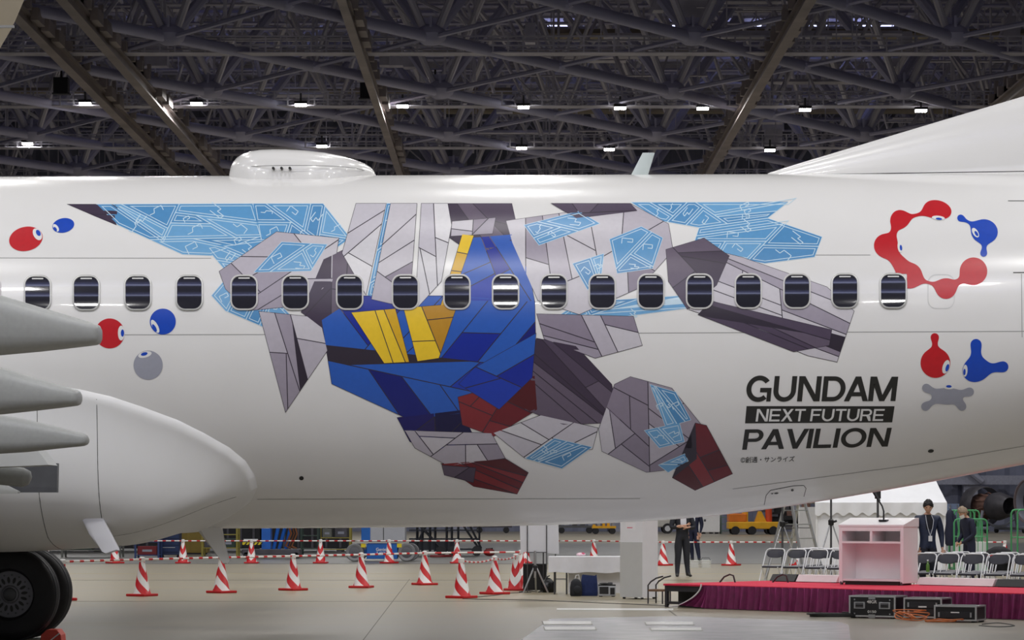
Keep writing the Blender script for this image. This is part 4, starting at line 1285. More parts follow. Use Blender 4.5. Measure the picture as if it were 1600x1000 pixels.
# step stool at its end
t = thing('step_stool', 'small metal step with a brown tread at the left end of the stage', 'step stool', G(1030, 943), -0.5)
MB().bb(-0.14, 0.14, -0.16, 0.16, 0.2, 0.235).build('tread', mat('brown_tread', (120, 92, 70), 0.7, 0, 0.15), t, None, bevel=0.005)
for sy in (-0.15, 0.15):
    mb = MB(); mb.tube([(-0.13, sy, 0), (-0.13, sy, 0.3), (-0.08, sy, 0.36), (0.02, sy, 0.42), (0.14, sy, 0.45)], 0.013, 8); mb.build('side_frame', fm_, t)
    mb = MB(); mb.tube([(0.13, sy, 0), (0.13, sy, 0.2)], 0.013, 8); mb.build('leg', fm_, t)
# low step blocks along the back edge of the stage
pinkish = mat('pale_step_panel', (226, 214, 216), 0.6, 0, 0.04)
def on_stage(u, v, z=0.0): return s0 + tx * u + ty * v + Vector((0, 0, z))
for (u0, u1, m_, lab) in ((0.34, 0.86, black_plastic, 'black low wedge monitor at the back left of the stage'), (0.89, 1.72, pinkish, 'pale low step panel left of the lectern on the stage'), (3.3, 4.72, pinkish, 'pale low step panel right of the lectern on the stage'), (4.76, 5.5, black_plastic, 'black low wedge at the back right of the stage')):
    c = on_stage((u0 + u1) / 2, SD - 0.18, SH)
    t = thing('low_step', lab, 'step', c, -SA); L = (u1 - u0) / 2
    MB().prism([(-0.14, 0.01), (0.14, 0.01), (0.14, 0.12), (-0.06, 0.12)], lambda u, v, d: (d, u, v), -L, L).build('panel', m_, t, None, bevel=0.004)
    for sx in (-L + 0.08, L - 0.08): MB().bb(sx - 0.03, sx + 0.03, -0.12, 0.12, 0.0, 0.012).build('foot', black_plastic, t, None)
# lectern
lp = P(1310.8, 912.3, 40.4); LA = R(34)
lec = thing('lectern', 'white lectern with open shelves facing the camera on the red stage', 'lectern', (lp.x, lp.y, SH), -LA)
LW, LD, LH = 1.10, 0.52, 0.90
lm = mat('lectern_white', (244, 240, 242), 0.35, 0, 0.015)
MB().bb(0, 0.055, 0, LD, 0.03, LH).build('side_panel', lm, lec, None, bevel=0.004)
MB().bb(LW - 0.055, LW, 0, LD, 0.03, LH).build('side_panel', lm, lec, None, bevel=0.004)
MB().bb(0.055, LW - 0.055, LD - 0.04, LD, 0.06, LH).build('front_panel', lm, lec, None)
MB().bb(0.055, LW - 0.055, 0.02, LD - 0.04, 0.06, 0.09).build('shelf', lm, lec, None)
MB().bb(0.055, LW - 0.055, 0.0, LD - 0.04, 0.645, 0.675).build('shelf', lm, lec, None)
MB().bb(LW / 2 - 0.02, LW / 2 + 0.02, 0.0, LD - 0.04, 0.675, 0.84).build('divider', lm, lec, None)
MB().bb(0.055, LW - 0.055, 0.0, LD, 0.835, LH - 0.003).build('rail', lm, lec, None)
mb = MB(); mb.prism([(-0.005, LH), (LD + 0.02, LH + 0.0), (LD + 0.02, LH + 0.14), (LD - 0.1, LH + 0.14), (-0.005, LH + 0.035)], lambda u, v, d: (d, u, v), -0.01, LW + 0.01); mb.build('top', lm, lec, 20, bevel=0.004)
MB().bb(0.09, LW - 0.09, 0.03, LD - 0.06, 0.0, 0.06).build('plinth', print_black, lec, None)
for x in (0.02, LW - 0.05):
    MB().bb(x, x + 0.03, 0.0, 0.05, 0.0, 0.05).build('foot', dark_metal, lec, None)
pkink = mat('gooseneck_black', (34, 34, 38), 0.4, 0.3)
mic = thing('microphone', 'black gooseneck microphone on a small base standing on the lectern', 'microphone', lec.matrix_basis @ Vector((0.67, 0.2, LH + 0.0805)), -LA)
MB().bb(-0.065, 0.065, -0.05, 0.05, 0.0, 0.03).build('base', pkink, mic, None, bevel=0.005)
mb = MB(); mb.tube([(0, 0, 0.03), (0, 0, 0.16), (-0.03, 0.01, 0.24), (-0.10, 0.03, 0.33)], 0.013, 8); mb.build('gooseneck', pkink, mic)
mb = MB(); mb.cyl((-0.09, 0.03, 0.32), (-0.19, 0.05, 0.47), 0.022, 0.032, 12); mb.build('capsule', pkink, mic)

# ================================================================== FLIGHT CASES IN FRONT OF THE STAGE
case_m = mat('flight_case_black', (30, 30, 33), 0.4, 0, 0.12)
def flight_case(c, w, d, h, rz, label, rack):
    t = thing('flight_case', label, 'flight case', c, rz, 'flight cases in front of the stage')
    MB().bb(-w / 2 + .01, w / 2 - .01, -d / 2 + .01, d / 2 - .01, 0.03, h - .01).build('body', case_m, t, None)
    e = 0.022
    for (x, y) in ((-1, -1), (1, -1), (-1, 1), (1, 1)):
        MB().bb(x * (w / 2) - (e if x > 0 else 0), x * (w / 2) + (0 if x > 0 else e), y * d / 2 - (e if y > 0 else 0), y * d / 2 + (0 if y > 0 else e), 0.02, h).build('edge_trim', alu, t, None)
    for z in (0.02, h - e):
        for y in (-1, 1):
            MB().bb(-w / 2 + e, w / 2 - e, y * d / 2 - (e if y > 0 else 0), y * d / 2 + (0 if y > 0 else e), z, z + e).build('edge_trim', alu, t, None)
        for x in (-1, 1):
            MB().bb(x * (w / 2) - (e if x > 0 else 0), x * (w / 2) + (0 if x > 0 else e), -d / 2 + e, d / 2 - e, z, z + e).build('edge_trim', alu, t, None)
    for (x, y) in ((-1, -1), (1, -1), (-1, 1), (1, 1)):
        MB().box((x * (w / 2 - .05), y * (d / 2 - .05), 0.01), (0.06, 0.06, 0.022)).build('foot', black_rubber, t, None)
    f = -d / 2
    if not rack:
        for x in (-0.27 * w, 0.27 * w):
            hn = MB().bb(x - 0.085, x + 0.085, f - 0.004, f + 0.012, h * 0.42, h * 0.72).build('handle_dish', steel, t, None, bevel=0.003)
            MB().bb(x - 0.055, x + 0.055, f - 0.018, f - 0.004, h * 0.53, h * 0.60).build('handle', black_plastic, hn, None)
            MB().bb(x - 0.06, x + 0.06, f - 0.006, f - 0.0041, h * 0.46, h * 0.68).build('recess', mat('recess_grey', (90, 90, 94), 0.5), hn, None)
        for z in (h * 0.08, h * 0.9): MB().bb(-0.05, 0.05, f - 0.008, f + 0.012, z - 0.02, z + 0.03).build('latch', steel, t, None)
        for (x, z) in ((-.38, .2), (.38, .2), (-.38, .82), (.38, .82)): MB().box((x * w, f + 0.008, z * h), (0.02, 0.012, 0.02)).build('rivet', steel, t, None)
    else:
        z = 0.06; k = 0
        while z < h - 0.1:
            un = MB().bb(-w / 2 + 0.06, w / 2 - 0.06, f - 0.003, f + 0.02, z, z + 0.085).build('rack_unit', mat('rack_unit_dark', (54, 55, 60), 0.35, 0.3), t, None)
            for x in (-w / 2 + 0.075, w / 2 - 0.075): MB().bb(x - 0.012, x + 0.012, f - 0.016, f - 0.003, z + 0.01, z + 0.075).build('rack_ear', steel, un, None)
            z += 0.1; k += 1
        MB().bb(-0.06, 0.06, f - 0.007, f + 0.012, h * 0.55, h * 0.62).build('label_plate', white_plastic, t, None)
    return t
fc = flight_case(G(1376, 966.5) + Vector((0, 0.25, 0)), 0.70, 0.46, 0.32, -R(30), 'large black flight case with two recessed handles in front of the stage', False)
flight_case(G(1452, 968) + Vector((0.02, 0.25, 0)), 0.56, 0.45, 0.30, -R(28), 'black rack case with metal edges, middle of the three in front of the stage', True)
flight_case(G(1504, 972.5) + Vector((0, 0.2, 0)), 0.60, 0.42, 0.23, -R(28), 'lowest black rack case with metal edges, rightmost in front of the stage', True)
def stencil(s, w, h, m, parent, loc):
    vs, fs = text_polys(s, [(-w / 2, h / 2), (w / 2, h / 2), (w / 2, -h / 2), (-w / 2, -h / 2)], 0.01)
    mb = MB(); mb.add([(a, 0, b) for a, b in vs], fs); o = mb.build('lettering', m, parent, None); o.location = loc; o['kind'] = 'stuff'; return o
stencil('48GR', 0.15, 0.045, white_r, fc, (0, -0.2335, 0.235))
stencil('0150', 0.13, 0.035, white_r, fc, (0, -0.2335, 0.095))
def cable(pts, r, m, label, name='cable'):
    mb = MB(); P_ = [Vector(p) for p in pts]; out = []
    for i in range(len(P_) - 1):
        p0, p1, p2, p3 = P_[max(i - 1, 0)], P_[i], P_[i + 1], P_[min(i + 2, len(P_) - 1)]
        for k in range(6):
            t_ = k / 6
            out.append(0.5 * ((2 * p1) + (p2 - p0) * t_ + (2 * p0 - 5 * p1 + 4 * p2 - p3) * t_ ** 2 + (3 * p1 - p0 - 3 * p2 + p3) * t_ ** 3))
    out.append(P_[-1])
    mb.tube(out, r, 6); o = mb.build(name, m, None, 60)
    return tag(o, label, 'cable')
org = mat('orange_cable', (214, 120, 64), 0.5); blk = mat('black_cable', (34, 34, 36), 0.5)
rr = random.Random(5); c0 = G(1418, 970)
cable([c0 + Vector((rr.uniform(-.22, .3), rr.uniform(-.25, .25), 0.012 + rr.uniform(0, .14))) for _ in range(16)], 0.008, org, 'tangle of orange cable between the flight cases')
c0 = G(1474, 973)
cable([c0 + Vector((rr.uniform(-.25, .25), rr.uniform(-.15, .15), 0.012 + rr.uniform(0, .05))) for _ in range(10)], 0.008, org, 'orange cable lying before the rightmost flight cases')
c0 = G(1303, 965)
cable([c0 + Vector((0.36 * math.cos(k * .8) * (1 + .1 * math.sin(k)), 0.22 * math.sin(k * .8), 0.014 + 0.002 * k)) for k in range(26)], 0.012, blk, 'coil of black cable on the floor in front of the stage')
cable([G(1535, 976), G(1560, 974), G(1585, 978), G(1560, 980), G(1530, 978)], 0.012, blk, 'short black cable on the floor right of the flight cases')
cable([G(723, 936), G(760, 937), G(830, 938), G(900, 941), G(1000, 945), G(1040, 947)], 0.012, blk, 'long black cable running from the nearest cone to the stage')
cable([G(735, 934), G(770, 931), G(800, 927), G(830, 926)], 0.012, blk, 'black cable from the nearest cone to the whiteboard stand')

# ================================================================== TABLE, WHITEBOARD, PILLAR
cloth = mat('white_cloth', (238, 238, 242), 0.7, 0, 0.03, 6)
tp = G(905, 929); TS = F / tp.y
tb = thing('draped_table', 'long table under a white cloth left of the white pillar', 'table', tp, -0.03)
tw0, tw1, th_ = -0.56, 0.95, 0.69
def drape(x0, x1, y, z0, z1, nx, amp, seed):
    rr = random.Random(seed); rows_ = []
    for j in range(8):
        v = j / 7; rows_.append([(x0 + (x1 - x0) * i / nx, y - 0.006 - amp * v * (math.sin(i * 0.7 + seed) * 0.6 + math.sin(i * 0.23) + 0.4 * math.sin(i * 1.7 + j * .5)), z1 + (z0 - z1) * v + 0.01 * v * math.sin(i * 0.35)) for i in range(nx + 1)])
    mb = MB(); mb.rings(rows_, closed=False); return mb
MB().bb(tw0, tw1, 0, 0.6, th_ - 0.02, th_).build('cloth_top', cloth, tb, None, bevel=0.006)
drape(tw0, tw1, 0.0, 0.40, th_ - 0.004, 46, 0.012, 2).build('cloth_front', cloth, tb, 80)
mb = MB(); mb.add([(tw0, 0, th_ - 0.003), (tw0, 0.6, th_ - 0.003), (tw0 - 0.05, 0.62, 0.3), (tw0 - 0.14, 0.05, 0.12), (tw0 - 0.03, -0.02, 0.34)], [(0, 1, 2, 3, 4)]); mb.build('cloth_side', cloth, tb, None)
for x in (tw0 + 0.11, tw0 + 0.33, tw1 - 0.05):
    for y in (0.08, 0.5): MB().cyl((x, y, 0), (x, y, th_ - 0.02), 0.014, n=8).build('leg', dark_metal, tb)
MB().cyl((tw0 + 0.11, 0.08, 0.28), (tw0 + 0.33, 0.08, 0.28), 0.009, n=6).build('leg_brace', dark_metal, tb)
MB().bb(tw0 + 0.36, tw1, 0.3, 0.32, 0.02, th_ - 0.03).build('modesty_panel', white_plastic, tb, None)
# bags and power unit under the table
bp = G(900, 931.5)
bag = thing('backpack', 'black backpack standing under the white table', 'bag', bp, 0.3)
mb = MB(); mb.rings([[(w_ * math.copysign(abs(math.cos(t)) ** .6, math.cos(t)), d_ * math.copysign(abs(math.sin(t)) ** .6, math.sin(t)), z) for t in (2 * PI * k / 20 for k in range(20))] for (w_, d_, z) in ((.09, .06, 0), (.105, .075, .03), (.105, .08, .15), (.09, .065, .25), (.05, .04, .30), (.01, .01, .315))]); mb.build('body', mat('black_nylon', (28, 30, 36), 0.75, 0, 0.2, 20), bag, 60)
MB().ball((0, -0.075, 0.11), (0.075, 0.03, 0.08), 14, 8).build('front_pocket', mat('black_nylon', (28, 30, 36)), bag)
mb = MB(); mb.tube([(-.02, 0, .3), (0.0, .0, .37), (0.05, 0, .38), (0.06, 0, .3)], 0.008, 6); mb.build('handle', white_plastic, bag)
bp = G(920.5, 931)
bag = thing('tote_bag', 'navy blue tote bag standing open under the white table', 'bag', bp, 0.1)
mb = MB(); mb.rings([[(w_ * math.copysign(abs(math.cos(t)) ** .35, math.cos(t)), d_ * math.copysign(abs(math.sin(t)) ** .5, math.sin(t)), z + (.012 * math.cos(3 * t) if z > .3 else 0)) for t in (2 * PI * k / 28 for k in range(28))] for (w_, d_, z) in ((.15, .06, 0), (.155, .075, .05), (.15, .07, .2), (.135, .06, .36), (.13, .055, .37), (.125, .05, .33))], True, True); mb.build('body', mat('navy_canvas', (28, 44, 92), 0.8, 0, 0.15, 18), bag, 60)
MB().bb(-.09, .09, -.078, -.066, .05, .22).build('pocket', mat('navy_canvas', (28, 44, 92)), bag, None, bevel=0.004)
bp = G(949, 932.5)
pu_ = thing('power_unit', 'black and silver portable power unit under the white table', 'power unit', bp, 0.05)
MB().bb(-.15, .15, 0, .2, 0.015, .19).build('body', mat('silver_plastic', (182, 184, 190), 0.4), pu_, None, bevel=0.012)
MB().bb(-.14, .02, -.008, .0, .05, .18).build('grille', black_plastic, pu_, None, bevel=0.004)
MB().bb(.05, .13, -.006, .0, .04, .16).build('socket_panel', black_plastic, pu_, None)
MB().bb(-.15, .15, .02, .18, .19, .215).build('lid', black_plastic, pu_, None)
for x in (-.11, .11): MB().box((x, .1, .0075), (.05, .15, .015)).build('foot', black_rubber, pu_, None)
MB().ball((-.04, .1, .232), (.1, .05, .018), 12, 6).build('cable_bundle', black_plastic, pu_)
MB().bb(.02, .1, .06, .14, .215, .255).build('adapter', mat('recess_grey', (90, 90, 94)), pu_, None, bevel=0.006)
bp = Vector((P(908, 872, tp.y + 0.3).x, tp.y + 0.3, th_))
pkp = thing('crumpled_packet', 'pink and white crumpled paper packet on the white table', 'packet', bp, 0.2)
mb = MB(); rr = random.Random(9); n = 12
mb.rings([[(x_, r_ * (1 + rr.uniform(-.2, .2)) * math.cos(t), .035 + r_ * .6 * (1 + rr.uniform(-.2, .2)) * math.sin(t)) for t in (2 * PI * k / n for k in range(n))] for x_, r_ in ((-.085, .02), (-.07, .045), (-.02, .05), (.03, .045), (.07, .03), (.085, .008))]); mb.build('packet_body', mat('pink_paper', (240, 208, 218), 0.6, 0, 0.15, 40), pkp, 30)
MB().ball((.03, -.02, .05), (.035, .03, .02), 8, 6).build('print_patch', mat('pink_print', (224, 84, 124), 0.6), pkp)
# whiteboard on an easel
ep = G(840, 925.5); ES = F / ep.y
ez = thing('easel_whiteboard', 'three-panel white board on a thin grey stand left of the table', 'whiteboard', ep, 0.0)
def ex(px): return (px - 840) / ES
def ezz(py): return CH + (HY - py) / ES
brd = mat('board_grey_white', (226, 227, 232), 0.5, 0, 0.02)
for (x0, x1, yb0, yb1) in ((811, 823.5, 864, 862), (824.5, 853.5, 862.5, 862.5), (854.5, 873.5, 864, 866)):
    mb = MB(); mb.prism([(ex(x0) + (0.03 if x0 < 815 else 0), ezz(yb0)), (ex(x1), ezz(yb1)), (ex(x1) - (0.02 if x0 > 850 else 0), 1.75), (ex(x0), 1.75)], lambda u, v, d: (u, d, v), -0.012, 0.012); mb.build('board_panel', brd, ez, None)
for px in (824, 854):
    MB().cyl((ex(px), -0.03, 0.0), (ex(px), -0.03, 1.7), 0.010, n=8).build('upright', dark_metal, ez)
MB().cyl((ex(823), -0.03, ezz(863)), (ex(855), -0.03, ezz(863)), 0.008, n=8).build('tray_bar', dark_metal, ez)
for px, dx in ((824, -.1), (854, .1)):
    mb = MB(); mb.tube([(ex(px) - .15, -.2, .012), (ex(px), -0.03, .035), (ex(px) + .15, .12, .012)], 0.010, 6); mb.build('foot', dark_metal, ez)
for px in (849, 868):
    MB().cyl((ex(px), 0.1, 0.0), (ex(px), 0.1, ezz(862)), 0.012, n=8).build('rear_leg', fm_, ez)
# silver tripod in front of it
sp_ = G(836, 926)
tr = thing('tripod', 'silver tripod standing in front of the black panel', 'tripod', sp_ + Vector((0, -0.15, 0)), 0.0)
MB().cyl((0, 0, 0.28), (0, 0, 0.78), 0.024, n=12).build('column', steel, tr)
MB().lathe([(0.02, 0.40), (0.05, 0.42), (0.05, 0.50), (0.02, 0.52)], n=12).build('collar', black_plastic, tr)
for a in (-2.5, -0.5, 1.5):
    mb = MB(); mb.tube([(0.03 * math.cos(a), 0.03 * math.sin(a), 0.47), (0.27 * math.cos(a), 0.27 * math.sin(a), 0.01)], 0.016, 8); mb.build('leg', steel, tr)
# black panel with a plastic bag
bp = G(829, 924.5)
t = thing('floor_speaker', 'black loudspeaker cabinet standing on the floor left of the table', 'speaker', bp + Vector((0.05, 0.25, 0)), 0.0)
MB().bb(-0.19, 0.26, 0.0, 0.3, 0.02, 0.52).build('cabinet', black_plastic, t, None, bevel=0.012)
MB().bb(-0.17, 0.24, -0.012, 0.0, 0.05, 0.5).build('grille', mat('grille_black', (20, 20, 23), 0.7, 0, 0.3, 80), t, None)
for x in (-.14, .2): MB().box((x, .15, .01), (.05, .2, .02)).build('foot', black_rubber, t, None)
bp = G(843, 926)
t = thing('bin_bag', 'crumpled black plastic bag behind the silver tripod', 'bag', bp + Vector((0.16, 0.14, 0)))
rr = random.Random(4); mb = MB()
mb.rings([[(r_ * (1 + rr.uniform(-.14, .14)) * math.cos(a), r_ * .7 * (1 + rr.uniform(-.14, .14)) * math.sin(a), z) for a in (2 * PI * k / 18 for k in range(18))] for z, r_ in ((0, .1), (.03, .13), (.1, .14), (.18, .12), (.24, .07), (.27, .03))]); mb.build('bag_body', mat('black_polythene', (24, 24, 26), 0.25), t, 50)
mb = MB(); mb.tube([(-.02, 0, .26), (0, 0, .3), (.03, .01, .31)], 0.012, 6); mb.build('knot', mat('black_polythene', (24, 24, 26)), t)
# pillar
pp = G(1004, 936.5)
pl = thing('display_pillar', 'tall white square display pillar between the table and the stage', 'pillar', pp, -R(42))
pm_ = mat('pillar_white', (242, 242, 246), 0.35, 0, 0.015); pg = mat('pillar_grey_sheet', (206, 207, 206), 0.45, 0, 0.02)
MB().bb(-0.5, 0, 0, 0.42, 0.025, 2.0)
mbx = MB(); mbx.bb(-0.5, 0, 0, 0.42, 0.03, 2.0); mbx.build('shaft', pm_, pl, None, bevel=0.004)
MB().bb(-0.5, -0.004, -0.004, 0.0, 0.03, 0.98).build('grey_sheet', pg, pl, None)
MB().bb(-0.37, -0.16, -0.003, 0.0, 1.19, 1.32).build('poster', mat('poster_white', (248, 246, 250), 0.4, 0, 0.02), pl, None)
MB().bb(-0.34, -0.22, -0.0045, -0.003, 1.222, 1.238).build('poster_text', mat('poster_red', (226, 120, 140), 0.5), pl, None)
for (x, y) in ((-.45, .05), (-.05, .05), (-.45, .37), (-.05, .37)): MB().cyl((x, y, 0), (x, y, 0.03), 0.025, n=10).build('castor', black_rubber, pl)

# ================================================================== FOLDING CHAIRS
chair_white = mat('chair_white_tube', (236, 236, 240), 0.35, 0.1, 0.02); pad_m = mat('black_vinyl', (44, 44, 56), 0.5, 0, 0.08)
ch0 = thing('folding_chair', 'x', 'chair', (0, 0, 0), 0, 'folding chairs behind the stage')
cw = 0.20
mb = MB(); mb.tube([(-cw - .015, -.20, .01), (-cw, .17, .72), (-cw + .02, .19, .76), (-cw + .06, .2, .78), (cw - .06, .2, .78), (cw - .02, .19, .76), (cw, .17, .72), (cw + .015, -.20, .01)], 0.0115, 8); mb.build('front_frame', chair_white, ch0)
for s in (-1, 1):
    mb = MB(); mb.tube([(s * (cw - .03), -.11, .43), (s * (cw - .03), .24, .01)], 0.0115, 8); mb.build('rear_leg', chair_white, ch0)
mb = MB(); mb.tube([(-cw - .01, -.155, .10), (cw + .01, -.155, .10)], 0.008, 6); mb.build('stretcher', chair_white, ch0)
mb = MB(); mb.tube([(-cw + .03, .19, .07), (cw - .03, .19, .07)], 0.008, 6); mb.build('stretcher', chair_white, ch0)
mb = MB(); mb.rings([[(w_ * math.copysign(abs(math.cos(t)) ** .5, math.cos(t)), .02 + .18 * k_ * math.copysign(abs(math.sin(t)) ** .5, math.sin(t)), z) for t in (2 * PI * k / 24 for k in range(24))] for (w_, k_, z) in ((.17, .95, .415), (.182, 1, .425), (.182, 1, .44), (.16, .9, .452))]); mb.build('seat', pad_m, ch0, 50)
mb = MB(); mb.rings([[(.178 * s_ * math.copysign(abs(math.cos(t)) ** .7, math.cos(t)), .135 + .21 * 0 + d_ + (.685 - .6) * .5 + .045 * (math.sin(t) * .8) + 0.02 * (math.cos(t)) ** 2 * 0, .69 + .085 * s_ * math.sin(t)) for t in (2 * PI * k / 28 for k in range(28))] for (s_, d_) in ((.9, -.024), (1, -.014), (1, .004), (.9, .012))]); mb.build('backrest', pad_m, ch0, 50)
mb = MB(); mb.bb(-.15, .15, -.03, .12, .4525, .456); mb.build('paper_sheet', white_plastic, ch0, None)
first_chair = [True]
def chair(p, rz, label):
    if first_chair[0]: c = ch0; first_chair[0] = False
    else: c = copy_tree(ch0)
    c.location = p; c.rotation_euler = (0, 0, rz); c['label'] = label
CA = -R(30)
# left block
for k, px in enumerate((1206, 1239, 1273, 1308)):
    Y = 50.5 - k * 0.55
    for r_ in range(1 if k == 0 else 4):
        p = Vector(((px - 800) / F * Y, Y, 0)) + Vector((0.20, 0.62, 0)) * r_
        chair(p, CA, 'folding chair left of the lectern, %s from the left, %s' % (ORD[k], 'front row' if r_ == 0 else ORD[r_] + ' row'))
for k, px in enumerate((1396, 1441, 1476, 1514.5, 1555, 1596)):
    Y = 45.4 - k * 0.36
    for r_ in range(3):
        p = Vector(((px - 800) / F * Y, Y, 0)) + Vector((0.26, 0.9, 0)) * r_
        chair(p, CA, 'folding chair right of the lectern, %s from the lectern, %s' % (ORD[k], 'front row' if r_ == 0 else ORD[r_] + ' row'))
# things left on the chairs
t = thing('bottle', 'small green drinks bottle on a folding chair right of the lectern', 'bottle', (P(1449, 890, 45.1).x, 45.05, 0.457))
MB().lathe([(0.03, 0), (0.032, .01), (.032, .12), (.014, .16), (.013, .19), (0, .19)], n=14).build('body', mat('green_bottle', (92, 128, 54), 0.2), t)
MB().lathe([(.015, .19), (.016, .192), (.015, .215), (0, .216)], n=12).build('cap', white_plastic, t)
t = thing('coat_heap', 'dark coat thrown over the chairs near the right edge', 'coat', P(1562, 873, 46.2))
t.location.z = 0.0; t.location = (P(1562, 873, 46.2).x, 46.2, 0.45)
rr = random.Random(8); mb = MB()
mb.rings([[(r_ * 1.25 * (1 + rr.uniform(-.15, .15)) * math.cos(a), r_ * .7 * (1 + rr.uniform(-.15, .15)) * math.sin(a), z + rr.uniform(-.02, .02)) for a in (2 * PI * k / 16 for k in range(16))] for z, r_ in ((0.0, .16), (.12, .2), (.25, .22), (.36, .17), (.42, .08))]); mb.build('cloth', mat('dark_coat', (30, 30, 34), 0.85, 0, 0.3, 12), t, 60)
MB().ball((-.12, -.1, .27), (.13, .05, .025), 12, 6).build('red_lining', mat('red_lining', (170, 30, 44), 0.7), t)
# ================================================================== PEOPLE
def skin_mesh(pts, edges, root):
    """pts: {name: (x, y, z, rx, ry)}"""
    names = list(pts); idx = {n: i for i, n in enumerate(names)}
    me = bpy.data.meshes.new('body'); me.from_pydata([pts[n][:3] for n in names], [(idx[a], idx[b]) for a, b in edges], [])
    ob = bpy.data.objects.new('tmp', me); COL.objects.link(ob)
    md = ob.modifiers.new('skin', 'SKIN'); md.use_smooth_shade = True; md.branch_smoothing = 0.6
    if not me.skin_vertices:
        bm = bmesh.new(); bm.from_mesh(me); bm.verts.layers.skin.verify(); bm.to_mesh(me); bm.free()
    for n in names:
        sv = me.skin_vertices[0].data[idx[n]]; sv.radius = (pts[n][3], pts[n][4]); sv.use_root = (n == root)
    s = ob.modifiers.new('sub', 'SUBSURF'); s.levels = 2; s.render_levels = 2
    bpy.context.view_layer.update()
    dg = bpy.context.evaluated_depsgraph_get()
    out = bpy.data.meshes.new_from_object(ob.evaluated_get(dg))
    bpy.data.objects.remove(ob)
    return out
skin_m = mat('skin', (206, 160, 134), 0.5, 0, 0.04, 20)
def head_mesh(mb, c, yaw, pitch):
    """a head: skull, jaw, brow, nose, lips, ears; local -Y is the face"""
    M = Matrix.Rotation(yaw, 3, 'Z') @ Matrix.Rotation(pitch, 3, 'X')
    vs = []; nu, nv = 28, 20
    for j in range(nv + 1):
        ph = -PI / 2 + PI * j / nv
        for i in range(nu):
            t = 2 * PI * i / nu
            x = .074 * math.cos(ph) * math.sin(t); y = -.092 * math.cos(ph) * math.cos(t); z = .115 * math.sin(ph)
            if z < 0:
                k = -z / .115; x *= 1 - .32 * k ** 1.4; y = y * (1 - .18 * k) - .012 * k
            if y < 0:
                f = max(0, 1 - (abs(x) / .05) ** 2)
                y -= .020 * f * math.exp(-((z + .012) / .022) ** 2) * max(0, 1 - (abs(x) / .017) ** 2)   # nose
                y -= .006 * f * math.exp(-((z - .03) / .012) ** 2)                                       # brow
                y += .008 * math.exp(-((z - .012) / .012) ** 2) * math.exp(-((abs(x) - .032) / .014) ** 2)  # eye sockets
                y -= .006 * math.exp(-((z + .052) / .010) ** 2) * max(0, 1 - (abs(x) / .026) ** 2)       # lips
                y -= .008 * math.exp(-((z + .09) / .016) ** 2) * f                                       # chin
            vs.append(Vector(c) + M @ Vector((x, y, z)))
    fs = [(j * nu + i, j * nu + (i + 1) % nu, (j + 1) * nu + (i + 1) % nu, (j + 1) * nu + i) for j in range(nv) for i in range(nu)]
    mb.add(vs, fs)
    for s in (-1, 1):
        e = MB(); e.ball((s * .074, .01, 0), (.012, .022, .034), 10, 8)
        mb.add([Vector(c) + M @ Vector(v) for v in e.v], e.f)
    return M
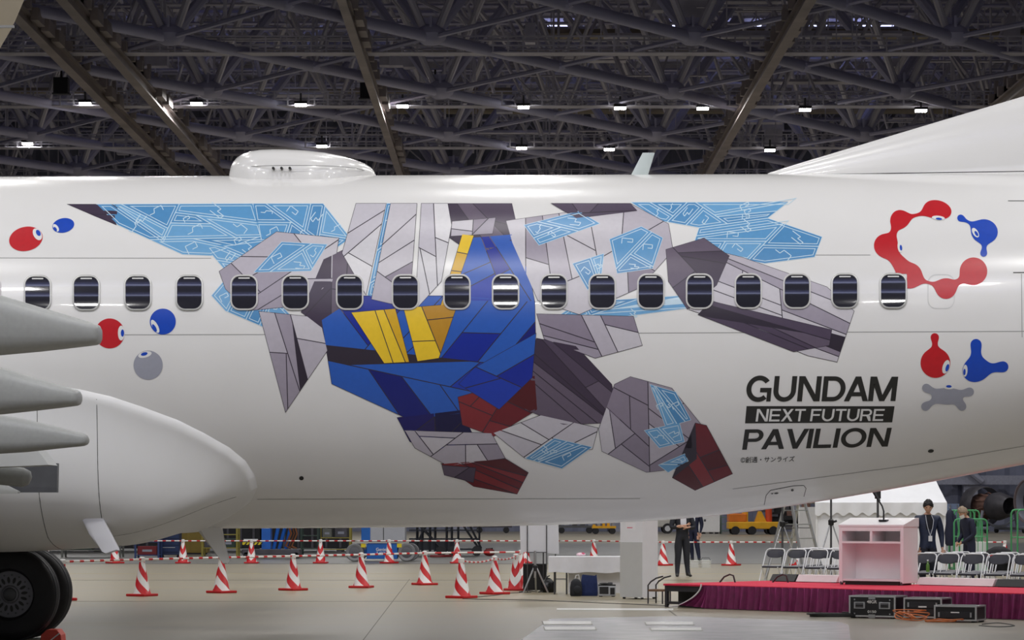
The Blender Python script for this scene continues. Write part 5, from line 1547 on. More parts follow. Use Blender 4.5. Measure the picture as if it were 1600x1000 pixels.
def person(label, loc, rz, pose, cloth_j, cloth_t, shirt=None, hair=(26, 24, 26), bald=False, mask=False, badge=False, H=1.70):
    k = H / 1.70
    t = thing('person', label, 'person', loc, rz)
    hp = pose.get('hip', (0, 0, .93)); ln = pose.get('lean', (0, 0))
    def up(x, y, z):
        dz = z - .93
        return (hp[0] + x + ln[0] * dz, hp[1] + y + ln[1] * dz, z)
    pts = {}; ed = []
    def pt(n, p, rx, ry=None):
        g = 1.28 if n[:3] in ('pel', 'wai', 'che', 'col') else (1.3 if n[:2] in ('sh', 'el') else (1.18 if n[:2] in ('hi', 'ca', 'an') or n[:3] == 'kn_' else 1.0))
        pts[n] = (p[0] * k, p[1] * k, p[2] * k, rx * k * g, (ry or rx) * k * g)
    pt('pel', up(0, 0, .93), .155, .115); pt('wai', up(0, 0, 1.06), .150, .105); pt('che', up(0, 0, 1.24), .170, .115); pt('col', up(0, .01, 1.40), .145, .085)
    pt('nk0', up(0, .005, 1.455), .055); pt('nk1', up(0, -.01, 1.53), .05)
    ed += [('pel', 'wai'), ('wai', 'che'), ('che', 'col'), ('col', 'nk0'), ('nk0', 'nk1')]
    for s, S in ((-1, 'L'), (1, 'R')):
        A = pose['arm' + S]; Lg = pose['leg' + S]
        pt('sh' + S, up(s * .19, .01, 1.415), .062); pt('el' + S, A[0], .047); pt('wr' + S, A[1], .030, .026)
        el, wr, hd = Vector(A[0]), Vector(A[1]), Vector(A[2])
        d = (hd - wr).normalized(); side = Vector(A[3]).normalized() if len(A) > 3 else d.cross(Vector((0, 0, 1))).normalized()
        pt('pa' + S, wr + d * .055, .036, .018); pt('kn' + S, wr + d * .09, .036, .015)
        ed += [('col', 'sh' + S), ('sh' + S, 'el' + S), ('el' + S, 'wr' + S), ('wr' + S, 'pa' + S), ('pa' + S, 'kn' + S)]
        nrm = d.cross(side)
        for fi, (o, ln_) in enumerate(((-.028, .062), (-.009, .074), (.010, .069), (.028, .052))):
            b0 = wr + d * .095 + side * o
            pt('f%d%s' % (fi, S), b0 + d * ln_ * .5 + nrm * .006, .0088); pt('g%d%s' % (fi, S), b0 + d * ln_ * .95 + nrm * .022, .0075)
            ed += [('kn' + S, 'f%d%s' % (fi, S)), ('f%d%s' % (fi, S), 'g%d%s' % (fi, S))]
        pt('t0' + S, wr + d * .045 - side * .042 + nrm * .008, .012); pt('t1' + S, wr + d * .085 - side * .052 + nrm * .02, .0095)
        ed += [('pa' + S, 't0' + S), ('t0' + S, 't1' + S)]
        hx = (hp[0] + s * .09, hp[1], .90)
        pt('hi' + S, hx, .098, .1); pt('kn_' + S, Lg[0], .068); pt('ca' + S, (Vector(Lg[0]) * .62 + Vector(Lg[1]) * .38) + Vector((0, .015, 0)), .062); pt('an' + S, Lg[1], .05)
        tf = Lg[2] if len(Lg) > 2 else 0.0
        fwd = Vector((math.sin(tf), -math.cos(tf), 0))
        an = Vector(Lg[1])
        pt('ba' + S, an + fwd * .10 + Vector((0, 0, -.05)), .046, .034); pt('to' + S, an + fwd * .165 + Vector((0, 0, -.06)), .036, .024)
        pt('he' + S, an - fwd * .045 + Vector((0, 0, -.055)), .036, .03)
        ed += [('pel', 'hi' + S), ('hi' + S, 'kn_' + S), ('kn_' + S, 'ca' + S), ('ca' + S, 'an' + S), ('an' + S, 'ba' + S), ('ba' + S, 'to' + S), ('an' + S, 'he' + S)]
    me = skin_mesh(pts, ed, 'pel')
    mb = MB(); mb.v = [tuple(v.co) for v in me.vertices]
    hands = [(Vector(pose['arm' + S][1]) * k, Vector(pose['arm' + S][2]) * k) for S in 'LR']
    hem = pose.get('hem', .80) * k
    for p in me.polygons:
        c = p.center; mi = 0
        hand = False
        for w_, h_ in hands:
            d = (h_ - w_).normalized(); a = (c - w_).dot(d)
            if -.004 < a < .22 and (c - w_ - d * a).length < .085: hand = True
        q = up(0, 0, max(c.z / k, .93))
        if hand: mi = 2
        elif c.z > 1.465 * k and abs(c.x - q[0] * k) < .07: mi = 2
        elif c.z < .095 * k: mi = 3
        elif c.z < hem: mi = 1
        elif shirt and c.y < q[1] * k - .03 and abs(c.x - q[0] * k) < .02 + .05 * max(0, (c.z / k - 1.1)) / .35 and c.z > 1.1 * k and c.z < 1.47 * k: mi = 4
        mb.f.append(tuple(p.vertices)); mb.m.append(mi)
    mb.mi = 2
    hc = Vector(up(0, -.025, 1.60)) * k + Vector(pose.get('head_off', (0, 0, 0)))
    M = head_mesh(mb, hc, pose.get('yaw', 0), pose.get('pitch', 0))
    o = mb.build('body', [cloth_j, cloth_t, skin_m, print_black, shirt or cloth_j], t, 75)
    bpy.data.meshes.remove(me)
    # hair cap
    hb = MB(); vs = []; nu, nv = 28, 12; hm = mat('hair_%d_%d_%d' % hair, hair, 0.6, 0, 0.2, 60)
    rr = random.Random(int(loc[0] * 10))
    for j in range(nv + 1):
        for i in range(nu):
            th = 2 * PI * i / nu
            lowf = (0.46 if not bald else 0.62) + rr.uniform(-.12, .05)
            ph0 = lowf + (-.55 - lowf) * (0.5 - 0.5 * math.cos(th)) ** 0.8
            ph = ph0 + (PI / 2 - ph0) * j / nv
            g = 1.0 + (rr.uniform(-.02, .15) if 0 < j < nv else 0)
            thick = .015 if not bald else .004
            if j == 0: thick = .001
            vs.append(hc + M @ Vector(((.074 + thick) * math.cos(ph) * math.sin(th) * g, (-.092 - thick) * math.cos(ph) * math.cos(th) * g, (.115 + thick * 1.3) * math.sin(ph) * g)))
    hb.add(vs, [(j * nu + i, j * nu + (i + 1) % nu, (j + 1) * nu + (i + 1) % nu, (j + 1) * nu + i) for j in range(nv) for i in range(nu)])
    hb.build('hair', hm, t, 80)
    for s in (-1, 1):
        e = MB(); e.ball((0, 0, 0), (.013, .008, .007), 10, 6)
        eb = MB(); eb.add([hc + M @ (Vector(v) + Vector((s * .032, -.079, .012))) for v in e.v], e.f); eb.build('eye', mat('eye_dark', (38, 28, 24), 0.2), t)
    if mask:
        e = MB(); rows_ = []
        for j in range(8):
            z = -.02 - .075 * j / 7
            rows_.append([hc + M @ Vector((math.sin(a) * (.076 - .012 * (j / 7) ** 2), -math.cos(a) * (.103 - .010 * (j / 7)) - (.012 if abs(a) < .3 else 0), z)) for a in [-1.15 + 2.3 * i / 14 for i in range(15)]])
        e.rings(rows_, closed=False); e.build('face_mask', white_r, t, 80)
    if badge:
        y0 = hp[1]
        e = MB()
        for s in (-1, 1):
            e.tube([Vector(up(s * .055, -.05, 1.45)) * k, Vector(up(s * .07, -.125, 1.36)) * k, Vector(up(s * .045, -.142, 1.22)) * k, Vector(up(0, -.138, 1.08)) * k], 0.006, 5)
        e.build('lanyard', mat('lanyard_grey', (200, 204, 214), 0.5), t)
        e = MB(); c = Vector(up(-.0, -.146, 1.03)) * k; e.box(c, (.072, .008, .10)); e.build('badge', white_plastic, t, None, bevel=0.004)
    return t
suit = mat('charcoal_suit', (40, 42, 50), 0.8, 0, 0.12, 14); navy = mat('navy_suit', (26, 30, 54), 0.75, 0, 0.12, 14)
navy_j = mat('navy_down_jacket', (30, 40, 66), 0.6, 0, 0.15, 10, 0.4, 18); dark_t = mat('dark_trousers', (30, 32, 44), 0.8, 0, 0.1, 14)
shirt_w = mat('white_shirt', (220, 222, 228), 0.6, 0, 0.02); knit = mat('dark_knit', (28, 28, 36), 0.85, 0, 0.1, 20)
# man with folded arms, head behind the fuselage
p = G(1066, 901.5)
person('man in a dark suit standing with folded arms beside the white pillar', p, R(12),
       {'armL': ((-.27, -.02, 1.12), (-.02, -.20, 1.17), (.08, -.20, 1.20), (0, .2, 1)), 'armR': ((.27, -.02, 1.12), (.03, -.235, 1.12), (-.09, -.225, 1.16), (0, .2, 1)),
        'legL': ((-.10, -.01, .50), (-.12, .0, .085), -.25), 'legR': ((.10, -.01, .50), (.13, .0, .085), .25), 'hem': .74}, suit, suit, shirt_w, H=1.72)
p = G(1084, 877)
person('second dark-suited person, farther off, seen behind the man with folded arms', p, R(-20),
       {'armL': ((-.25, .03, 1.1), (-.22, -.05, .86), (-.21, -.07, .77)), 'armR': ((.25, .03, 1.1), (.22, -.05, .86), (.21, -.07, .77)),
        'legL': ((-.08, -.03, .50), (-.04, .02, .085), 0), 'legR': ((.12, -.06, .5), (.2, -.1, .085), .3), 'hem': .74}, navy, navy, shirt_w, H=1.70)
# man with badge behind the chairs
Y = 46.6
p = Vector(((1449.5 - 800) / F * Y, Y, 0))
person('man in a navy jacket with a name badge on a lanyard, standing behind the chairs', p, R(10),
       {'armL': ((-.27, .03, 1.10), (-.24, -.02, .86), (-.235, -.05, .76)), 'armR': ((.27, .03, 1.10), (.26, -.05, .86), (.25, -.09, .77)),
        'legL': ((-.10, -.01, .50), (-.11, 0, .085), -.2), 'legR': ((.10, -.01, .50), (.11, 0, .085), .2), 'yaw': -.25, 'pitch': .28, 'head_off': (-.01, -.03, 0), 'hem': .86}, navy_j, dark_t, knit, hair=(34, 30, 32), badge=True, H=1.69)
# bowing man
Y = 54.5
p = Vector(((1514 - 800) / F * Y, Y, 0))
person('grey-haired man in a navy suit and white mask bowing his head, facing left', p, R(-68),
       {'lean': (0, -.16), 'hip': (0, .02, .93), 'armL': ((-.24, -.02, 1.08), (-.10, -.25, .90), (.0, -.30, .86), (0, 0, 1)), 'armR': ((.24, -.02, 1.08), (.10, -.25, .90), (.0, -.31, .88), (0, 0, 1)),
        'legL': ((-.09, 0, .50), (-.1, .02, .085), 0), 'legR': ((.09, 0, .50), (.1, .02, .085), 0), 'pitch': .5, 'head_off': (0, -.04, -.02), 'hem': .72}, navy, navy, None, hair=(150, 132, 112), bald=False, mask=True, H=1.60)

# ================================================================== TENT, LADDER, STANDS
tent_m = mat('white_tarpaulin', (240, 241, 245), 0.55, 0, 0.03, 3)
ty_ = 66.0
def tz(py): return CH + (HY - py) / F * ty_
def txx(px): return (px - 800) / F * ty_
tent = thing('marquee_tent', 'white marquee tent with scalloped valance behind the lectern', 'tent', (txx(1372), ty_, 0))
x0, x1 = txx(1276) - txx(1372), txx(1476) - txx(1372); ze = tz(789)
dp = 4.0
mb = MB(); n = 30; rows_ = []
for j in range(6):
    v = j / 5
    rows_.append([(x0 - .05 + (x1 - x0 + .1) * i / n - v * (1 if i > n / 2 else -1) * .18 * (abs(i - n / 2) / (n / 2)), -.05 + dp / 2 * v, ze + .05 + 1.15 * v - .04 * math.sin(PI * v) + .012 * math.sin(i * .9 + j)) for i in range(n + 1)])
mb.rings(rows_, closed=False)
mb.rings([[(a, dp - b, c) for a, b, c in r] for r in rows_], closed=False); mb.build('roof', tent_m, tent, 60)
rows_ = []
for j in range(6):
    v = j / 5
    rows_.append([(x0 - .05 + (x1 - x0 + .1) * i / 80, -.07 - .02 * math.sin(i * .5 + v), ze + .06 - v * (.30 + .045 * math.sin(i * .82))) for i in range(81)])
mb = MB(); mb.rings(rows_, closed=False); mb.build('valance', tent_m, tent, 60)
rr = random.Random(21); rows_ = []
for j in range(14):
    v = j / 13
    rows_.append([(x0 + (x1 - x0) * i / 60, .02 + .03 * math.sin(i * .45 + 2 * v) + .02 * math.sin(i * 1.3 - v * 5) * v, ze - .1 - (ze - .1) * v) for i in range(61)])
mb = MB(); mb.rings(rows_, closed=False); mb.build('front_wall', tent_m, tent, 80)
mb = MB(); mb.rings([[(x1, .02 + (dp - .04) * i / 30 , z) for i in range(31)] for z in (0.0, ze - .05)], closed=False); mb.build('side_wall', mat('tent_lining', (206, 200, 192), 0.6), tent, 60)
mb = MB(); mb.rings([[(x0, .02 + (dp - .04) * i / 30, z) for i in range(31)] for z in (0.0, ze - .05)], closed=False); mb.build('side_wall', tent_m, tent, 60)
for x in (x0, x1):
    for y in (0, dp): MB().cyl((x, y, 0), (x, y, ze), .03, n=10).build('pole', white_plastic, tent)
# stepladder
Yl = 57.0
lp_ = Vector((P(1242, 800, Yl).x, Yl, 0)); lad = thing('stepladder', 'aluminium stepladder standing left of the tent', 'ladder', lp_, R(38))
for (y0_, y1_, nm, nr) in ((-.62, -.10, 'climbing_frame', 5), (.62, .10, 'rear_frame', 5)):
    for s in (-1, 1):
        MB().prism([(-.018, 0), (.018, 0), (.018, 1), (-.018, 1)], lambda u, v, d: (s * (.30 - .1 * v) + u, y0_ + (y1_ - y0_) * v + d, 1.72 * v), -.03, .03).build('rail', alu, lad, None)
    for k in range(1, nr + 1):
        v = k / (nr + .6); w_ = .30 - .1 * v
        MB().bb(-w_, w_, y0_ + (y1_ - y0_) * v - .035, y0_ + (y1_ - y0_) * v + .035, 1.72 * v - .012, 1.72 * v + .012).build('tread', alu, lad, None)
MB().bb(-.22, .22, -.13, .13, 1.72, 1.75).build('top_cap', fm_, lad, None, bevel=.006)
for s in (-1, 1): MB().cyl((s * .24, -.3, 1.15), (s * .24, .3, 1.15), .01, n=6).build('spreader', dark_metal, lad)
t = thing('tool_pouch', 'dark bag resting on top of the stepladder', 'bag', lad.matrix_basis @ Vector((0, 0, 1.752)))
rr = random.Random(2); mb = MB(); mb.rings([[(r_ * (1 + rr.uniform(-.1, .1)) * math.cos(a), r_ * .7 * math.sin(a), z) for a in (2 * PI * k / 14 for k in range(14))] for z, r_ in ((0, .14), (.06, .17), (.14, .13), (.2, .05))]); mb.build('pouch', black_rubber, t, 50)
MB().tube([(-.08, 0, .17), (0, 0, .27), (.08, 0, .17)], .012, 6).build('strap', black_plastic, t)
def light_stand(px, Y, label, htop, leg_r, collar):
    p = Vector(((px - 800) / F * Y, Y, 0))
    t = thing('light_stand', label, 'stand', p)
    MB().cyl((0, 0, .12), (0, 0, htop), .022, n=10).build('pole', dark_metal, t)
    MB().lathe([(.025, collar - .06), (.055, collar - .04), (.06, collar + .05), (.025, collar + .08)], n=12).build('collar', black_plastic, t)
    mb = MB(); mb.cyl((.05, -.02, collar + .02), (.11, -.04, collar + .04), .022, n=8); mb.build('knob', black_plastic, t)
    for a in (-2.6, -.45, 1.5):
        mb = MB(); mb.tube([(.03 * math.cos(a), .03 * math.sin(a), collar - .03), (leg_r * math.cos(a), leg_r * math.sin(a), .015)], .014, 8); lg_ = mb.build('leg', alu, t)
        MB().ball((leg_r * math.cos(a), leg_r * math.sin(a), .018), .018, 8, 6).build('rubber_foot', black_rubber, lg_)
    return t
light_stand(1222.5, 53.8, 'tall light stand on three silver legs in front of the stepladder', 2.6, .48, 1.24)
light_stand(1298.5, 52.5, 'tall dark light stand on three legs between the stepladder and the lectern', 2.6, .48, 1.28)
t = light_stand(1371.5, 47.0, 'thin stand with a small black camera head behind the lectern', 1.78, .42, .9)
MB().bb(-.05, .05, -.05, .05, 1.74, 1.88).build('camera_head', black_plastic, t, None, bevel=.008)
# baskets
bk_m = mat('white_basket', (228, 228, 222), 0.5, 0, 0.03)
for k, (px, py) in enumerate(((1084.5, 887), (1102.5, 887))):
    p = G(px, py); t = thing('basket', ['white wire basket on the floor, nearer the man with folded arms', 'white wire basket with a raised handle, right one of two'][k], 'basket', p, .1, 'white baskets on the floor')
    MB().bb(-.125, .125, -.1, .1, 0.0, .012).build('bottom', bk_m, t, None)
    for i in range(9):
        x = -.12 + .24 * i / 8
        mb = MB(); mb.tube([(x * .9, -.09, .01), (x, -.11, .19)], .006, 5); mb.build('wire', bk_m, t)
        mb = MB(); mb.tube([(x * .9, .09, .01), (x, .11, .19)], .006, 5); mb.build('wire', bk_m, t)
    for z, s_ in ((.06, .94), (.12, .97), (.19, 1.0)):
        mb = MB(); mb.tube([(-.13 * s_, -.11 * s_, z), (.13 * s_, -.11 * s_, z), (.13 * s_, .11 * s_, z), (-.13 * s_, .11 * s_, z), (-.13 * s_, -.11 * s_, z)], .008 if z > .15 else .006, 6); mb.build('rim' if z > .15 else 'hoop', bk_m, t)
    MB().bb(-.1, .1, -.07, .07, .012, .14).build('contents', white_plastic, t, None, bevel=.02)
    if k == 1:
        mb = MB(); mb.tube([(-.13, 0, .19), (-.1, 0, .26), (.1, 0, .26), (.13, 0, .19)], .008, 6); mb.build('handle', fm_, t)

# ================================================================== GREEN CARTS AND HANGING JACKET
green = mat('green_cart_tube', (70, 150, 96), 0.45, 0, 0.06)
def cart(px0, px1, Y, zt, label, rz=0.0, boxes=True):
    p = Vector(((px0 + px1) / 2 - 800, 0, 0)) / F * Y; w = (px1 - px0) / F * Y / 2
    t = thing('cage_cart', label, 'cart', (p.x, Y, 0), rz, 'green tube cage carts')
    for y in (-.35, .35):
        mb = MB(); mb.tube([(-w, y, .12), (-w, y, zt - .08), (-w + .03, y, zt - .02), (-w + .08, y, zt), (w - .08, y, zt), (w - .03, y, zt - .02), (w, y, zt - .08), (w, y, .12)], .02, 8); mb.build('end_hoop', green, t)
        for k in range(1, 6):
            x = -w + 2 * w * k / 6; mb = MB(); mb.cyl((x, y, .15), (x, y, zt), .008, n=6); mb.build('bar', green, t)
        for z in (.5, .95): mb = MB(); mb.cyl((-w, y, z), (w, y, z), .012, n=6); mb.build('rail', green, t)
    MB().bb(-w, w, -.37, .37, .12, .17).build('deck', green, t, None)
    for (x, y) in ((-w + .06, -.3), (w - .06, -.3), (-w + .06, .3), (w - .06, .3)):
        mb = MB(); mb.cyl((x - .02, y, .06), (x + .02, y, .06), .06, n=14); mb.build('castor', black_rubber, t)
    return t, w
t, w = cart(1487, 1526, 62.5, 1.54, 'green cage cart behind the bowing man, taller one')
t, w = cart(1495, 1538, 58.0, 1.34, 'green cage cart beside the bowing man, lower one')
for k, (x, z, h) in enumerate(((.2, .17, .36), (.2, .532, .30), (-.16, .17, .62))):
    q_ = Vector((t.location.x + x, 58.0, z)); b_ = thing('carton', ['white carton on the lower green cart, bottom of two', 'white carton on the lower green cart, on top of another', 'tall white carton on the left of the lower green cart'][k], 'box', q_)
    MB().bb(-.14, .14, -.25, .25, 0, h).build('carton_body', white_plastic, b_, None, bevel=.006)
    MB().bb(-.141, .141, -.02, .02, h * .5, h + .001).build('tape', mat('brown_tape', (186, 160, 120), 0.4), b_, None)
cart(1585, 1650, 56.0, 1.55, 'green cage cart cut by the right edge of the picture')
jk = thing('hanging_jacket', 'dark navy jacket hanging at the corner of the tent', 'jacket', P(1484.5, 846, 61.5))
jk.location.z = 0.70
mb = MB(); mb.rings([[(w_ * math.cos(a) + .02 * math.sin(a * 3 + z * 9), d_ * math.sin(a), z) for a in (2 * PI * k / 18 for k in range(18))] for (w_, d_, z) in ((.07, .05, .0), (.11, .07, .05), (.12, .08, .3), (.11, .08, .55), (.09, .07, .74), (.05, .05, .83), (.02, .02, .85))]); mb.build('jacket_body', navy, jk, 60)
mb = MB(); mb.tube([(.08, -.03, .72), (.13, -.05, .4), (.11, -.05, .08)], [.05, .045, .04], 10); mb.build('sleeve', navy, jk)
mb = MB(); mb.tube([(0, 0, .84), (0, 0, .90), (-.03, 0, .92)], .006, 6); mb.build('hook', steel, jk)
MB().cyl((0, .0, -.70), (0, .0, .88), .012, n=8).build('coat_pole', fm_, jk)

# ================================================================== FAR BACKGROUND
def bx_thing(name, label, cat, loc, rz=0.0, group=None): return thing(name, label, cat, loc, rz, group)
# jet engine on a stand and open cowl
ep_ = P(1545, 800, 185); es = F / 185
eng = thing('jet_engine', 'bare dark jet engine on a transport stand at the back right', 'engine', (ep_.x + .6, 185, 0), R(24))
edark = mat('engine_dark', (84, 82, 88), 0.5, 0.5, 0.3, 2); ebr = mat('engine_copper', (140, 108, 98), 0.5, 0.5, 0.3, 3)
cz_ = 1.9
MB().lathe([(1.45, 1.6), (1.5, 1.2), (1.42, .4), (1.36, .3), (1.36, .5)], (-.7, 0, cz_), 40, 'y', False).build('fan_case', edark, eng, 40)
MB().lathe([(0.0, 1.3), (.9, 1.2), (.85, .2), (.7, -.3), (.75, -.7)], (-.7, 0, cz_), 32, 'y').build('core', ebr, eng, 40)
MB().lathe([(.75, -.5), (.95, -.7), (1.0, -1.2), (.78, -2.2), (.62, -2.6), (.6, -2.55), (.5, -1.6), (0, -1.6)], (-.7, 0, cz_), 36, 'y').build('exhaust_nozzle', edark, eng, 40)
for a in range(10):
    mb = MB(); mb.tube([(-.7 + .92 * math.cos(a * .63), .9, cz_ + .92 * math.sin(a * .63)), (-.7 + .98 * math.cos(a * .63 + .2), .2, cz_ + .98 * math.sin(a * .63 + .2)), (-.7 + .8 * math.cos(a * .63 + .1), -.4, cz_ + .8 * math.sin(a * .63 + .1))], .05, 6); mb.build('pipe', ebr, eng)
sg = mat('stand_grey', (150, 154, 168), 0.5, 0.2)
for s in (-1, 1):
    mb = MB(); mb.tube([(-.7 + s * 1.6, -2.2, .35), (-.7 + s * 1.6, 1.6, .35)], .12, 8); mb.build('stand_beam', sg, eng)
    mb = MB(); mb.tube([(-.7 + s * 1.6, -1.2, .35), (-.7 + s * 1.35, -1.2, 1.6)], .1, 8); mb.build('stand_post', sg, eng)
    mb = MB(); mb.tube([(-.7 + s * 1.35, -1.2, 1.0), (-.7 + s * .5, -1.2, .55), (-.7, -1.2, .5)], .08, 8); mb.build('stand_arm', sg, eng)
    for y in (-2, 1.4): MB().cyl((-.7 + s * 1.6 - .08, y, .18), (-.7 + s * 1.6 + .08, y, .18), .18, n=14).build('wheel', black_rubber, eng)
cp = P(1610, 783, 178)
cow = thing('engine_cowl', 'large pale grey engine nacelle at the right edge of the picture', 'engine', (cp.x, 178, 0), R(-60))
MB().lathe([(1.25, .5), (1.42, .0), (1.55, -.12), (1.68, .05), (1.75, .5), (1.78, 2.2), (1.6, 3.4)], (0, 0, cp.z), 48, 'y', False).build('cowl_shell', mat('cowl_grey', (150, 152, 168), 0.4, 0.1, 0.05, 1), cow, 50)
MB().lathe([(1.3, .45), (1.24, .9), (0, .95)], (0, 0, cp.z), 40, 'y').build('intake', mat('intake_dark', (52, 54, 60), 0.6), cow, 50)
MB().lathe([(1.62, -.02), (1.58, -.14), (1.5, -.14), (1.44, 0)], (0, -.01, cp.z), 48, 'y', False).build('lip_ring', mat('lip_pink_grey', (150, 136, 140), 0.35, 0.4), cow, 50)
for y in (.8, 2.6): MB().bb(-.9, .9, y - .15, y + .15, 0, cp.z - 1.55).build('cradle', edark, cow, None)
# blue-white container door seen between the tent and the carts
t = thing('container', 'pale blue container far behind the tent corner', 'container', (P(1492, 800, 190).x, 190, 0))
MB().bb(-1.0, 1.0, -1, 1, 0.15, 2.1).build('body', mat('pale_blue_steel', (150, 168, 204), 0.5), t, None)
for x in (-.5, 0, .5): MB().bb(x - .05, x + .05, -1.06, -1.0, .2, 2.05).build('rib', sg, t, None)
for x in (-.8, .8): MB().bb(x - .15, x + .15, -.9, .9, 0, .15).build('skid', edark, t, None)
# yellow and orange ground vehicle
yo = mat('safety_yellow', (230, 172, 30), 0.5, 0, 0.1, 2); og = mat('orange_panel', (226, 122, 32), 0.5, 0, 0.1, 2)
Yv = 172.0; vp = P(1178, 800, Yv)
v = thing('tow_tractor', 'orange and yellow towing vehicle far behind the light stand', 'vehicle', (vp.x, Yv, 0))
MB().bb(-1.75, 1.7, -.9, .9, .38, .85).build('chassis', yo, v, None, bevel=.05)
MB().bb(-1.72, -.55, -.85, .85, .86, 1.4).build('engine_cover', og, v, None, bevel=.06)
MB().bb(-.75, -.45, -.7, .7, .85, 1.9).build('mast_post', yo, v, None)
mb = MB(); mb.prism([(.05, .85), (.8, .85), (.45, 1.55), (.3, 1.55)], lambda u, v_, d: (u, d, v_), -.5, .5); mb.build('jack_frame', yo, v, None)
MB().cyl((.95, -.3, .85), (.95, -.3, 1.8), .22, n=14).build('tank', mat('red_orange', (204, 74, 40), 0.5), v)
MB().cyl((.95, -.3, 1.8), (.95, -.3, 2.05), .27, .2, n=14).build('tank_cap', yo, v)
for x in (-1.3, -.2, 1.2):
    for y in (-.85, .85): MB().cyl((x, y - .1, .28), (x, y + .1, .28), .28, n=18).build('wheel', black_rubber, v)
v = thing('generator_cart', 'dark machinery cart far behind the stepladder', 'machine', (P(1226, 800, 176).x, 176, 0))
rr = random.Random(17)
MB().bb(-1.4, 1.6, -.8, .8, .3, .6).build('deck', edark, v, None)
for k in range(16):
    x, z = rr.uniform(-1.3, 1.4), rr.uniform(.6, 2.0); mb = MB(); mb.box((x, rr.uniform(-.6, .6), z), (rr.uniform(.3, .8), .5, rr.uniform(.2, .6))); mb.build('block', [edark, sg, black_rubber, ebr][k % 4], v, None)
MB().bb(-1.2, 1.5, .4, .7, .6, 2.6).build('frame', black_rubber, v, None)
for x in (-1.1, 1.2):
    for y in (-.7, .7): MB().cyl((x, y - .08, .25), (x, y + .08, .25), .25, n=14).build('wheel', black_rubber, v)
v = thing('white_cabinet', 'white box unit far behind the man with folded arms', 'cabinet', (P(1104, 800, 178).x, 178, 0))
MB().bb(-.9, .85, -.8, .8, .12, 1.3).build('body', white_plastic, v, None, bevel=.02)
MB().bb(-.25, -.1, -.82, -.8, .85, 1.0).build('lock', dark_metal, v, None)
for x in (-.7, -.2, .3, .7): MB().box((x, 0, .06), (.14, 1.4, .12)).build('foot', edark, v, None)
v = thing('parts_rack', 'grey-green rack of parts beside the white box unit', 'rack', (P(1134, 800, 178).x, 178, 0))
gg = mat('grey_green', (112, 130, 122), 0.6, 0, 0.1)
for x in (-.35, .35):
    for y in (-.4, .4): MB().cyl((x, y, 0), (x, y, 1.4), .05, n=6).build('post', gg, v)
for z in (.2, .65, 1.1): MB().bb(-.38, .38, -.42, .42, z, z + .06).build('shelf', gg, v, None)
v = thing('pickup_truck', 'pale grey truck far behind the white pillar', 'vehicle', (P(1034, 800, 180).x, 180, 0))
MB().bb(-2.2, .9, -.9, .9, .45, 1.15).build('body', mat('truck_grey', (196, 194, 188), 0.4), v, None, bevel=.08)
MB().bb(-1.6, -.1, -.85, .85, 1.15, 1.8).build('cab', mat('truck_grey', (196, 194, 188)), v, None, bevel=.1)
for x in (-1.5, .35):
    for y in (-.85, .85):
        wv = MB().cyl((x, y - .12, .36), (x, y + .12, .36), .36, n=18).build('wheel', black_rubber, v); MB().cyl((x, y - .125, .36), (x, y + .125, .36), .2, n=14).build('hub', alu, wv)
# low trailers by the back wall, right of the stairs
for k, (pa, pb, Yb, m_, lab) in enumerate(((868, 930, 182, dark_metal, 'dark low trailer at the back wall, left of the yellow one'), (925, 962, 176, yo, 'yellow low trailer at the back wall, left of the white pillar'), (740, 800, 184, edark, 'dark low trailer at the back wall, left of the whiteboard'))):
    xa, xb = P(pa, 800, Yb).x, P(pb, 800, Yb).x; w = (xb - xa) / 2
    t = thing('trailer', lab, 'trailer', ((xa + xb) / 2, Yb, 0), 0, 'low trailers by the back wall')
    MB().bb(-w, w, -.7, .7, .4, .55).build('bed', m_, t, None)
    for i in range(5): MB().bb(-w + 2 * w * i / 5 + .05, -w + 2 * w * (i + .7) / 5, -.5, .5, .55, .55 + (.1, .35, .2, .45, .3)[i]).build('load', [m_, sg, yo if k == 1 else edark][i % 3], t, None)
    for x in (-w * .7, w * .7):
        for y in (-.6, .6): MB().cyl((x, y - .08, .22), (x, y + .08, .22), .22, n=12).build('wheel', black_rubber, t)

# blue boom lift
bl = mat('boom_lift_blue', (24, 96, 178), 0.4, 0, 0.06); gw = mat('grey_tyre', (132, 132, 134), 0.6, 0, 0.06); wl_ = mat('rim_grey', (92, 92, 98), 0.5)
Yb = 79.0; c_ = P(602, 800, Yb); k_ = Yb / F
bm_ = thing('boom_lift', 'blue boom lift on grey wheels behind the front row of cones', 'lift', (c_.x, Yb, 0))
def bxp(a): return (a - 602) * k_
def bzp(b): return CH + (HY - b) * k_
MB().bb(bxp(574), bxp(622), -.45, .45, bzp(873), bzp(849)).build('chassis', bl, bm_, None, bevel=.02)
MB().bb(bxp(570), bxp(640), -.3, .3, bzp(868), bzp(858)).build('axle_beam', bl, bm_, None)
MB().bb(bxp(572), bxp(634), -.5, .6, bzp(846.5), bzp(815)).build('counterweight', mat('lift_grey', (170, 172, 178), 0.5, 0, 0.03), bm_, None, bevel=.02)
MB().bb(bxp(566), bxp(580), -.52, .5, bzp(846), bzp(820)).build('turntable_cover', bl, bm_, None, bevel=.01)
MB().bb(bxp(600), bxp(601), -.51, -.5, bzp(846), bzp(818)).build('door_gap', dark_seam, bm_, None)
for (a, y) in ((555.5, -.35), (636.5, -.35), (558, .9), (640, .9)):
    wv = MB().lathe([(.0, -.10), (.17, -.10), (.18, -.11), (.25, -.12), (.27, -.09), (.27, .09), (.25, .12), (0, .1)], (bxp(a), y, .272), 32, 'y').build('wheel', gw, bm_, 40)
    MB().lathe([(0, -.125), (.05, -.125), (.06, -.112), (.17, -.104), (.18, -.10)], (bxp(a), y, .272), 24, 'y').build('rim', wl_, wv, 40)
